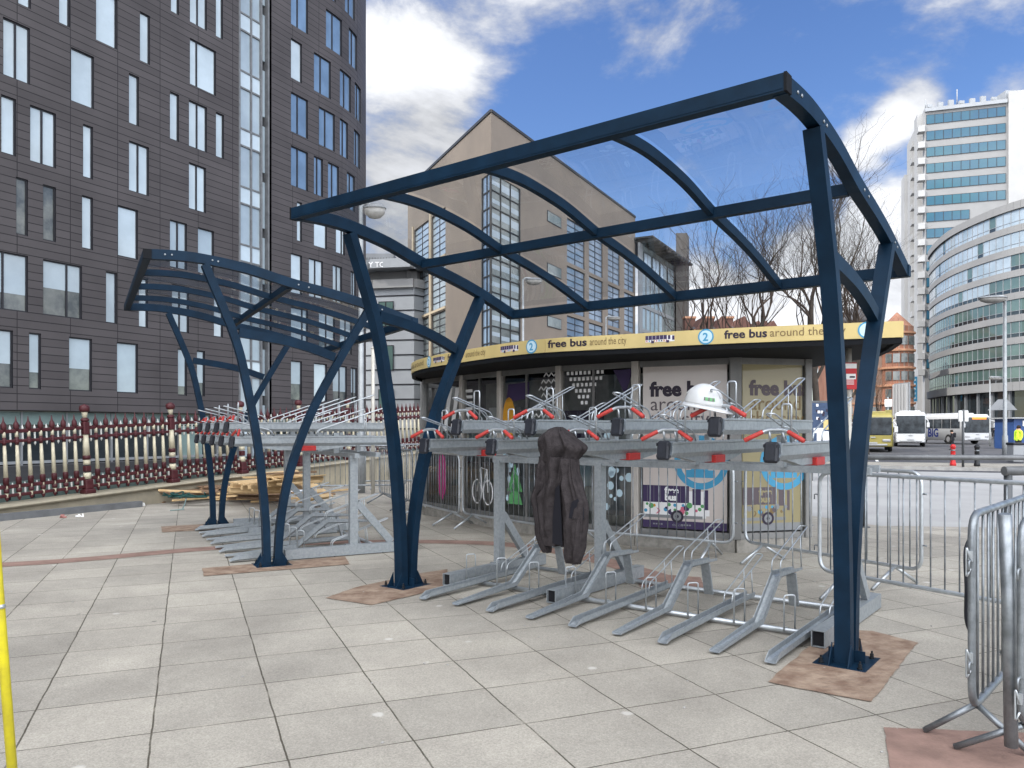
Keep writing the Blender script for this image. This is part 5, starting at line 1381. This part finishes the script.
spots = [(140,502,.02,.15),(180,492,.26,.3),(205,499,.14,-.1),(225,490,.2,.4),(240,485,.26,.1),(250,494,.18,.6),(262,500,.05,.05),(285,500,.03,.3),(300,484,.58,.9),(310,494,.08,.1),(235,500,.03,.2),(272,478,.62,.5),(288,474,.74,.2),(330,492,.02,.5),(215,482,.15,.3),(150,497,.10,.35)]
where = ['at the far left tip of the pile','over the green straps','under the green straps','left of the far leg','high in the middle left','crossing behind the near leg','lying flat at the front of the pile','flat at the front right','leaning at the top right','at the right foot of the pile','beneath the far shelter leg','near the top of the pile','topmost of the pile','alone right of the pile','at the back by the parapet','on the leftmost pallet']
for i, (u, v, z, a) in enumerate(spots):
    t = thing('plank', ('pale pine plank ' if i % 3 else 'grey brown plank ')+where[i], 'plank', gp2(u,v,z), a+tm_.uniform(-.2,.2), 'loose planks in the timber pile')
    b = MB(); L_ = tm_.uniform(.8,1.7); b.cbox((0,0,.02), (L_,tm_.uniform(.09,.15),.035), .004, 0, Matrix.Rotation(tm_.uniform(-.08,.08),3,'Y')); b.build('board', M['pine' if i % 3 else 'oldwood'], t)
t = thing('strap', 'tangled green packing straps lying over the weathered pallets', 'strap', gp2(185,497,.2))
for k in range(5):
    b = MB(); pts = [Vector((tm_.uniform(-.45,.5),tm_.uniform(-.2,.2),tm_.uniform(-.02,.10))) for _ in range(5)]; pts.sort(key=lambda p: p.x); b.tube(catmull(pts,6), .016, 5); b.build('band', M['greenstrap'], t)
b = MB(); b.tube(catmull([Vector((.15,-.3,.0)),Vector((.2,-.62,-.18)),Vector((.05,-.8,-.19)),Vector((.3,-.75,-.17))],6), .012, 5); b.build('band', M['mint'], t)
t = thing('plastic_sheet', 'crumpled white plastic sheet in the timber pile between the shelter legs', 'sheet', gp2(284,492,.02))
b = MB(); n = 12
for i in range(n+1):
    for j in range(n+1):
        x, y = i/n-.5, j/n-.5; r = max(0, 1-(x*x+y*y)*3.6); b.v.append((x*.9, y*.7, .36*r*(.7+.3*math.sin(9*x+4*y))+tm_.uniform(0,.05)))
for i in range(n):
    for j in range(n): k = i*(n+1)+j; b.face((k,k+n+1,k+n+2,k+1), 0, True)
b.build('sheet', M['sheet'], t)
for (u, v, l, m_) in ((64,518,'scrap of pinkish litter beside the steel channel','debris'),(78,517,'scrap of white paper beside the steel channel','signwhite'),(140,506,'crumpled white scrap near the left end of the timber pile','signwhite')):
    t = thing('litter', l, 'litter', gp2(u,v,.004), tm_.uniform(0,3)); b = MB()
    for k in range(3): b.box((.04*k,.02*(k%2),.018), (.08,.06,.022), 0, Matrix.Rotation(k*.7,3,'Y'))
    b.build('scrap', M[m_], t)

# ================================================================== LAMP POSTS, POLES, BOLLARDS
def lamp(u, y, vtop, arm, label, m='polegrey', r=.075, head=.62):
    c = at(u,HV,y); z = zat(vtop,y); t = thing('street_lamp', label, 'street lamp', (c.x,y,0))
    b = MB(); b.tube([(0,0,0),(0,0,1.2),(0,0,1.25),(0,0,z)], [r*1.35,r*1.35,r,r*.7], 12)
    b.tube(catmull([Vector((0,0,z-.05)),Vector((arm*.3,0,z+.06)),Vector((arm,0,z+.02))],5), r*.5, 8); b.build('pole', M[m], t)
    b = MB(); b.lathe([(.05,.12),(.5,.10),(.92,.03),(1.0,-.02)], (arm,0,z-.05), 18, 0, True, head*.62, head*.40); hd_ = b.build('lamp_head', M['greymetal'], t)
    b = MB(); b.lathe([(.98,0),(.86,-.13),(.5,-.22),(.05,-.25)], (arm,0,z-.072), 18, 0, True, head*.60, head*.38); b.build('lamp_bowl', M['lampglass'], hd_)
    return t
lamp(361, 19.4, 206, .34, 'grey street lamp rising behind the left leg of the larger shelter', head=.46)
lamp(523, 40, 279, .55, 'grey street lamp seen through the roof in front of the stone prow corner', head=.75)
lamp(606, 62, 317, .6, 'distant street lamp in front of the stone building windows', head=.9)
lamp(1005, 40, 297, -.62, 'tall grey street lamp before the curved glass office', head=1.15, r=.10)
t = lamp(990, 70, 377, .5, 'short distant street lamp standing before the coach station', head=1.0, r=.06)
c = at(373,HV,19.0); t = thing('sign_pole', 'thin cream pole standing just right of the grey street lamp', 'pole', (c.x,19.0,0)); b = MB(); b.tube([(0,0,0),(0,0,3.5)], .045, 10); b.lathe([(.05,3.5),(.05,3.53),(.01,3.56)], (0,0,0), 10); b.build('pole', M['polecream'], t)
t = thing('yellow_pole', 'yellow painted pole slanting up at the bottom left edge', 'pole', (-1.935,3.0,0))
b = MB(); b.tube([(.06,0,0),(-.02,0,1.05),(-.10,.02,2.1)], .018, 12); pl_ = b.build('pole', M['yellowpole'], t)
b = MB(); b.tube([(-.008,-.002,.915),(-.0095,-.002,.93)], .0195, 12); b.build('clip', M['galvlight'], pl_)
b = MB()
for z, h_ in ((.52,.012),(1.02,.012),(.20,.01)): b.box((.022-.075*z+.012, -.0165, z), (.012,.004,h_))
b.build('mark', M['ink'], pl_)
M['handrail'] = mat('dull_handrail', (.15,.155,.16), .45, .35, var=.2, scale=5)
# round handrail along the pale road
hr = thing('handrail', 'thick grey tubular handrail at the edge of the pale road', 'handrail', (0,0,0))
b = MB(); p0, p1 = Vector((5.0,12.75,1.13)), Vector((10.2,12.35,1.13)); b.tube([p0, p1], .045, 12); b.build('rail', M['handrail'], hr)
for f in (.13,.89):
    p = p0.lerp(p1, f); b = MB(); b.tube([(p.x,p.y,0),(p.x,p.y,1.10)], .036, 10); b.lathe([(.08,.004),(.08,.016),(.04,.02)], (p.x,p.y,0), 10); b.build('post', M['poledark'], hr)
b = MB(); b.tube(catmull([p0, p0+Vector((-.35,.02,-.02)), p0+Vector((-.55,.05,-.2)), p0+Vector((-.55,.05,-1.1))],5), .045, 10); b.build('rail_end', M['galvdull'], hr)
hr = thing('handrail', 'short length of thick handrail nearer at the right edge, one post', 'handrail', (0,0,0))
b = MB(); q = at(1004,471,9.2); b.tube([q, q+Vector((1.6,.2,0))], .055, 12); b.build('rail', M['handrail'], hr)
b = MB(); b.tube([(q.x+.06,q.y+.02,0),(q.x+.06,q.y+.02,q.z-.02)], .045, 10); b.build('post', M['poledark'], hr)
def bollard(u, y, h_, r, m, label):
    c = at(u,HV,y); t = thing('bollard', label, 'bollard', (c.x,y,.10)); b = MB(); b.lathe([(r*1.25,0),(r*1.25,h_*.14),(r,h_*.17),(r*.92,h_*.84),(r*1.12,h_*.86),(r*1.12,h_*.92),(r*.8,h_*.97),(r*.3,h_)], (0,0,0), 12); b.build('post', M[m], t)
    b = MB(); b.lathe([(r*1.0,h_*.70),(r*1.0,h_*.76)], (0,0,0), 12); b.build('band', M['galvdull'], t)
bollard(953, 31.0, .86, .09, 'redpost', 'red bollard on the traffic island in front of the coaches')
bollard(977, 30.5, .86, .09, 'blackpost', 'black bollard on the traffic island, right of the red one')
c = at(963,HV,30.0); t = thing('road_sign', 'thin sign post with two grey boxes on top before the lettered coach', 'road sign', (c.x,30.0,.10)); b = MB(); b.tube([(0,0,0),(0,0,2.2)], .045, 10); b.build('post', M['poledark'], t)
for s in (-1,1):
    b = MB(); b.cbox((s*.11,-.02,1.95), (.14,.09,.42), .02); b.build('box', M['signwhite'], t)
c = at(1015.5,HV,37.0); t = thing('litter_bin', 'grey litter bin with a dark lid at the right edge by the hi vis worker', 'bin', (c.x,37.0,0))
b = MB(); b.cbox((0,0,.42), (.52,.5,.80), .03); b.build('body', M['coachgrey'], t); b = MB(); b.cbox((0,0,.86), (.60,.56,.12), .03); b.build('lid', M['blackplastic'], t)
c = at(1031,HV,60.0); t = thing('booth', 'blue booth with a white sign at the right edge behind the hi vis worker', 'booth', (c.x,60.0,0))
b = MB(); b.box((0,1.2,1.15), (2.6,2.4,2.3)); b.build('body', M['booth'], t); b = MB(); b.box((0,1.2,2.36), (3.2,3.0,.10), 0); b.build('roof', M['coachgrey'], t)
b = MB(); b.box((.2,-.02,1.95), (1.7,.03,.42)); sg = b.build('sign', M['prwhite'], t)

# ================================================================== BARE TREES
def bare_tree(u, y, h_, seed, label, lean=0.0, fork=.16, twm='twig', spread=1.0, dens=1.0):
    rnd = random.Random(seed); c = at(u,HV,y); t = thing('bare_tree', label, 'tree', (c.x,y,0), 0, 'bare trees behind the kiosk')
    tr, cr = MB(), MB()
    def grow(p, d, L_, r, lv):
        n = 4 if lv < 3 else 3; pts = [p.copy()]; q = p.copy(); dd = d.copy()
        for i in range(n):
            j = .10+.05*lv
            dd = (dd+Vector((rnd.gauss(0,j),rnd.gauss(0,j),rnd.gauss(0,j*.5)+.10))).normalized(); q = q+dd*L_/n; pts.append(q.copy())
        r1 = r*(.62 if lv else .72)
        (tr if lv < 2 else cr).tube(pts, [r+(r1-r)*i/n for i in range(n+1)], 8 if lv == 0 else (6 if lv == 1 else (4 if lv < 4 else 3)), caps=False)
        if lv >= 6 or r1 < .0036*y/40: return
        nk = {0:3,1:4,2:4,3:4,4:4,5:3}[lv]
        for i in range(max(2, round(nk*dens))):
            f = rnd.uniform(.35,1.0) if i else 1.0
            if lv == 0: f = rnd.uniform(.72,1.0) if i else 1.0
            k = min(n-1, int(f*n)); s = pts[k].lerp(pts[k+1], f*n-k) if k < n else pts[-1]
            ax = dd.orthogonal().normalized(); ax = Matrix.Rotation(rnd.uniform(0,6.283),3,dd) @ ax
            an = rnd.uniform(.22,.60)*spread if i else rnd.uniform(.08,.35)
            nd = (Matrix.Rotation(an,3,ax) @ dd); nd = (nd+Vector((0,0,.24))).normalized()
            grow(s, nd, L_*rnd.uniform(.58,.86)*(1.05 if lv else 1.0), r1*rnd.uniform(.50,.80) if i else r1*.95, lv+1)
    grow(Vector((0,0,0)), Vector((lean,0,1)).normalized(), h_*(.20+fork*.4), h_*.0118, 0)
    tr.build('trunk', M['bark'], t); cr.build('branches', M[twm], t)
    return t
bare_tree(690, 46, 17.5, 3, 'bare tree beside the glazed annex, leftmost of the row behind the kiosk', dens=.8)
bare_tree(741, 40, 18.5, 8, 'bare tree with dark low forks above the second route disc on the fascia', .03)
bare_tree(776, 52, 20.5, 5, 'slim bare tree farther back, between the two biggest bare trees', dens=.8)
bare_tree(822, 37, 17.0, 21, 'bare tree with a curving stem partly behind the right shelter leg', -.10)
bare_tree(797, 43, 18.0, 41, 'bare tree standing close left of the right shelter leg, forked high', .04, dens=.72)
bare_tree(866, 45, 17.0, 13, 'bare tree rising right of the right shelter leg against the white cloud', .05)
bare_tree(716, 56, 19.0, 17, 'faint bare tree between the annex tower and the forked tree', dens=.8)
bare_tree(884, 75, 10.5, 29, 'brown twiggy bare tree in front of the red terracotta building', twm='twigbrown')
bare_tree(845, 62, 17.5, 31, 'bare tree standing farther back behind the shelter posts', dens=.8)

# ================================================================== COACHES AND BUSES
def coach(name, label, cat, loc, heading, L_=11.0, W_=2.5, H_=3.2, body='coachwhite', win=(1.25,2.55), lights=True, text=None, disp=False, rear=False, top=None):
    """x runs from the front (0) to the tail (L), y across, z up"""
    t = thing(name, label, cat, loc, heading)
    b = MB(); r = .22; z0 = .38
    def sec(x, zi, sc, zt): 
        hw = W_/2*sc; pts = [(x,-hw,zi),(x,hw,zi),(x,hw+.0,zt-.55)]
        for k in range(1,5): a = math.pi/2*k/5; pts.append((x, hw-r*1.1+r*1.1*math.cos(a), zt-r*1.5+r*1.5*math.sin(a)))
        pts.append((x, hw-r*1.3, zt)); pts.append((x, -hw+r*1.3, zt))
        for k in range(4,0,-1): a = math.pi/2*k/5; pts.append((x, -hw+r*1.1-r*1.1*math.cos(a), zt-r*1.5+r*1.5*math.sin(a)))
        pts.append((x,-hw,zt-.55)); return pts
    S_ = [sec(.0,.45,.90,H_-.45), sec(.10,.38,.97,H_-.20), sec(.38,.36,1,H_), sec(L_-.25,.36,1,H_), sec(L_,.5,.95,H_-.15)]
    P = len(S_[0])
    for s in S_: b.v += s
    for i in range(len(S_)-1):
        for k in range(P): l = (k+1) % P; b.face((i*P+k, (i+1)*P+k, (i+1)*P+l, i*P+l), 0, True)
    b.face(range(P)); b.face([(len(S_)-1)*P+k for k in range(P-1,-1,-1)])
    b.build('body', M[body], t)
    b = MB(); b.cbox((L_*.45,0,H_+.06), (L_*.5,W_*.7,.16), .05); b.build('roof_pod', M[top or body], t)
    q = MB(); q.cbox((.05,0,(1.12+H_-.30)/2), (.16,W_*.92,H_-1.42), .05)
    ws = q.build('windscreen', M['carglass'], t)
    for s in (-1,1):
        q = MB(); n = 6 if not rear else 5
        for k in range(n):
            x0 = .55+(L_-1.1)*k/n; q.box(((x0*2+(L_-1.1)/n-.06)/2, s*(W_/2+.002), (win[0]+win[1])/2), ((L_-1.1)/n-.06,.02,win[1]-win[0]))
        q.build('side_windows', M['carglass'], t)
        for x in (2.3, L_-3.0):
            q = MB(); q.tube([(x,s*(W_/2-.24),.48),(x,s*(W_/2+.012),.48)], .48, 20); wh = q.build('wheel', M['tyre'], t)
            q = MB(); q.tube([(x,s*(W_/2+.008),.48),(x,s*(W_/2+.022),.48)], .27, 16); q.build('rim', M['rim'], wh)
        q = MB(); q.tube(catmull([Vector((.2,s*(W_/2-.1),H_-.6)),Vector((-.28,s*(W_/2+.10),H_-.7)),Vector((-.30,s*(W_/2+.12),H_-.9))],4), .04, 6); q.cbox((-.28,s*(W_/2+.13),H_-1.1), (.14,.22,.42), .04); q.build('mirror', M['coachwhite'], t)
        q = MB(); q.cbox((.0,s*(W_/2-.42),.78), (.10,.48,.17), .03, 0); q.build('headlight', M['lit' if lights else 'rim'], t)
    q = MB(); q.cbox((.0,0,.50), (.10,W_*.7,.12), .03); q.box((-.06,0,.62), (.01,.52,.11)); q.cbox((-.01,0,.98), (.06,.30,.07), .01); q.build('grille', M['coachgrey'], t)
    if disp:
        q = MB(); q.box((-.05,-.15,H_-.40), (.04,1.45,.22)); q.build('destination_display', M['orangelit'], t)
    if text:
        q = MB(); add_text(q, text, 1.05, lambda x,y: (L_*.62-x if False else 4.6+2.3-x, -(W_/2+.016), .85+y) if False else (6.9-x, -(W_/2+.02), .80+y), 0, .03); q.build('lettering', M['navyletter'], t)
    return t
def heading_from(tail): return math.atan2(tail.y, tail.x)
v1 = Vector((.452,.892,0)); tl = Matrix.Rotation(R(2),3,'Z') @ v1
p = at(910.5,HV,66.5); coach('coach', 'white coach facing the camera with lit headlamps, left of the lettered coach', 'coach', (p.x,p.y,0), heading_from(tl), L_=8.5, H_=2.95, W_=2.35, top='coachwhite')
v2 = Vector((.51,.86,0)).normalized(); tl2 = Matrix.Rotation(R(36),3,'Z') @ v2
p = at(977.5,HV,77); c2 = coach('coach', 'white coach lettered BIG on its side with an orange destination display', 'coach', (p.x,p.y,0), heading_from(tl2), L_=9.5, W_=2.9, H_=2.95, lights=False, disp=True, win=(1.55,2.5))
q = MB(); add_text(q, 'BIG', 1.15, lambda x,y: (5.6-x, 1.45+.022, .72+y), 0, .03)
q2 = q.build('lettering', M['navyletter'], c2)
v3 = Vector((.452,.892,0)); p = at(873,HV,52); coach('yellow_bus', 'yellow single deck bus partly hidden by the right shelter leg', 'bus', (p.x,p.y,0), heading_from(Matrix.Rotation(R(4),3,'Z') @ v3), L_=10, W_=2.45, H_=2.6, body='busyellow', lights=False, win=(1.1,2.2), rear=True)
p = at(890,HV,84); coach('white_van', 'white van behind the yellow bus, beside the front coach', 'van', (p.x,p.y,0), heading_from(v3), L_=5.5, W_=2.0, H_=2.4, lights=False, win=(1.2,1.9))
# roadside signs and advert by the bus stop
c = at(888,HV,96); t = thing('bus_stop_sign', 'small yellow and white stop sign standing above the yellow bus', 'sign', (c.x,96,0)); b = MB(); b.tube([(0,0,0),(0,0,zat(397,96))], .08, 8); b.build('post', M['polegrey'], t)
b = MB(); b.cbox((0,-.1,zat(413,96)), (.9,.06,.75), .02); b.build('lower_panel', M['busyellow'], t); b = MB(); b.cbox((0,-.1,zat(403,96)), (.9,.06,.9), .02); b.build('upper_panel', M['signwhite'], t)
c = at(826,HV,24); t = thing('advert_panel', 'advert panel with blue and yellow picture, just right of the straw poster', 'advert', (c.x,24,0))
b = MB(); b.cbox((0,0,1.55), (1.0,.10,1.75), .02); b.box((-.44,0,.34), (.07,.07,.68)); b.box((.44,0,.34), (.07,.07,.68)); b.build('frame', M['poledark'], t)
b = MB(); q_ = lambda x0,x1,z0,z1,m,o: b.quad((x0,-.052-o,z0),(x1,-.052-o,z0),(x1,-.052-o,z1),(x0,-.052-o,z1),m)
q_(-.46,.46,.74,2.36,0,0)
ra_ = random.Random(6)
for k in range(26): x, z = ra_.uniform(-.42,.36), ra_.uniform(1.75,2.25); q_(x,x+.07,z,z+.08,ra_.choice((1,3,3,1)),.001+.0001*k)
q_(-.1,.3,1.55,1.85,2,.004); q_(-.3,.36,.95,1.5,1,.004); q_(-.35,.4,.80,.92,3,.004); q_(-.40,-.1,1.45,1.6,1,.006)
b.build('picture', [M['jeans'], M['prwhite'], M['yellow'], M['ink']], t)

# ================================================================== PEOPLE
def person(label, loc, rz, H_, top, legs, hair='hair', stride=.0, lean=.0, bag=None, arms=.12):
    t = thing('person', label, 'person', loc, rz)
    k = H_/1.75
    V = lambda x, y, z: Vector((x*k, y*k, z*k))
    joints = {'pel':V(0,0,.95),'ch':V(lean*.5,0,1.28),'nk':V(lean*.8,0,1.50),'hd':V(lean,0,1.64),
      'sl':V(lean*.7,.19,1.43),'sr':V(lean*.7,-.19,1.43),'el':V(lean+arms*.3,.25,1.14),'er':V(lean-arms*.3,-.25,1.14),'hl':V(lean+arms*1.4,.24,.90),'hr':V(lean-arms*.2,-.25,.88),
      'll':V(.0,.10,.90),'lr':V(0,-.10,.90),'kl':V(stride*.6+.03,.11,.50),'kr':V(-stride*.3+.02,-.11,.50),'al':V(stride,.11,.07),'ar':V(-stride,-.11,.10),'tl':V(stride+.17,.12,.03),'tr':V(-stride+.15,-.12,.04)}
    E_ = [('pel','ch'),('ch','nk'),('nk','hd'),('nk','sl'),('nk','sr'),('sl','el'),('sr','er'),('el','hl'),('er','hr'),('pel','ll'),('pel','lr'),('ll','kl'),('lr','kr'),('kl','al'),('kr','ar'),('al','tl'),('ar','tr')]
    rad = dict(pel=.15,ch=.165,nk=.065,hd=.10,sl=.075,sr=.075,el=.05,er=.05,hl=.04,hr=.04,ll=.10,lr=.10,kl=.065,kr=.065,al=.045,ar=.045,tl=.04,tr=.04)
    names = list(joints); me = bpy.data.meshes.new('person_body'); me.from_pydata([joints[n] for n in names], [(names.index(a),names.index(c)) for a, c in E_], [])
    o = bpy.data.objects.new('body', me); COL.objects.link(o)
    sk = o.modifiers.new('Skin','SKIN'); 
    if not me.skin_vertices: me.attributes
    bpy.context.view_layer.objects.active = o
    for i, n in enumerate(names):
        d = me.skin_vertices[0].data[i]; d.radius = (rad[n]*k, rad[n]*k*(.8 if n in ('ch','pel') else 1)); d.use_root = (n == 'pel')
    sd = o.modifiers.new('Sub','SUBSURF'); sd.levels = 1; sd.render_levels = 1
    dg = bpy.context.evaluated_depsgraph_get(); m2 = bpy.data.meshes.new_from_object(o.evaluated_get(dg)); bpy.data.objects.remove(o)
    o = bpy.data.objects.new('body', m2); COL.objects.link(o); o.parent = t
    m2.materials.clear()
    for q in (M['skin'], M[top], M[legs], M['tyre']): m2.materials.append(q)
    for p in m2.polygons:
        z = p.center.z/k; p.use_smooth = True
        p.material_index = 3 if z < .10 else (2 if z < .93 and abs(p.center.y) < .2*k else (1 if z < 1.50 and z > .92 else 0))
    b = MB(); hc = joints['hd']; b.lathe([(.02,.125),(.07,.11),(.105,.06),(.112,.0),(.10,-.06)], tuple(hc+Vector((-.012*k,0,.02))), 12, 0, True); b.build('hair', M[hair], t)
    if bag:
        b = MB(); b.cbox(tuple(joints['ch']+V(-.20,0,.05)), (.18*k,.30*k,.44*k), .05); b.build('backpack', M[bag], t)
    return t
c = at(1018.5,HV,45); person('worker in a yellow hi vis jacket and dark trousers at the right edge', (c.x,45,0), R(200), 1.72, 'hivis', 'darkcloth')
c = at(953,HV,58); person('person in dark clothes with a backpack crossing the road before the lettered coach', (c.x,58,-.02), R(170), 1.45, 'darkcloth', 'darkcloth', stride=.22, lean=.12, bag='darkcloth')
c = at(996,HV,64); person('person in dark clothes standing between the lettered coach and the lamp post', (c.x,64,0), R(250), 1.7, 'darkcloth', 'jeans')
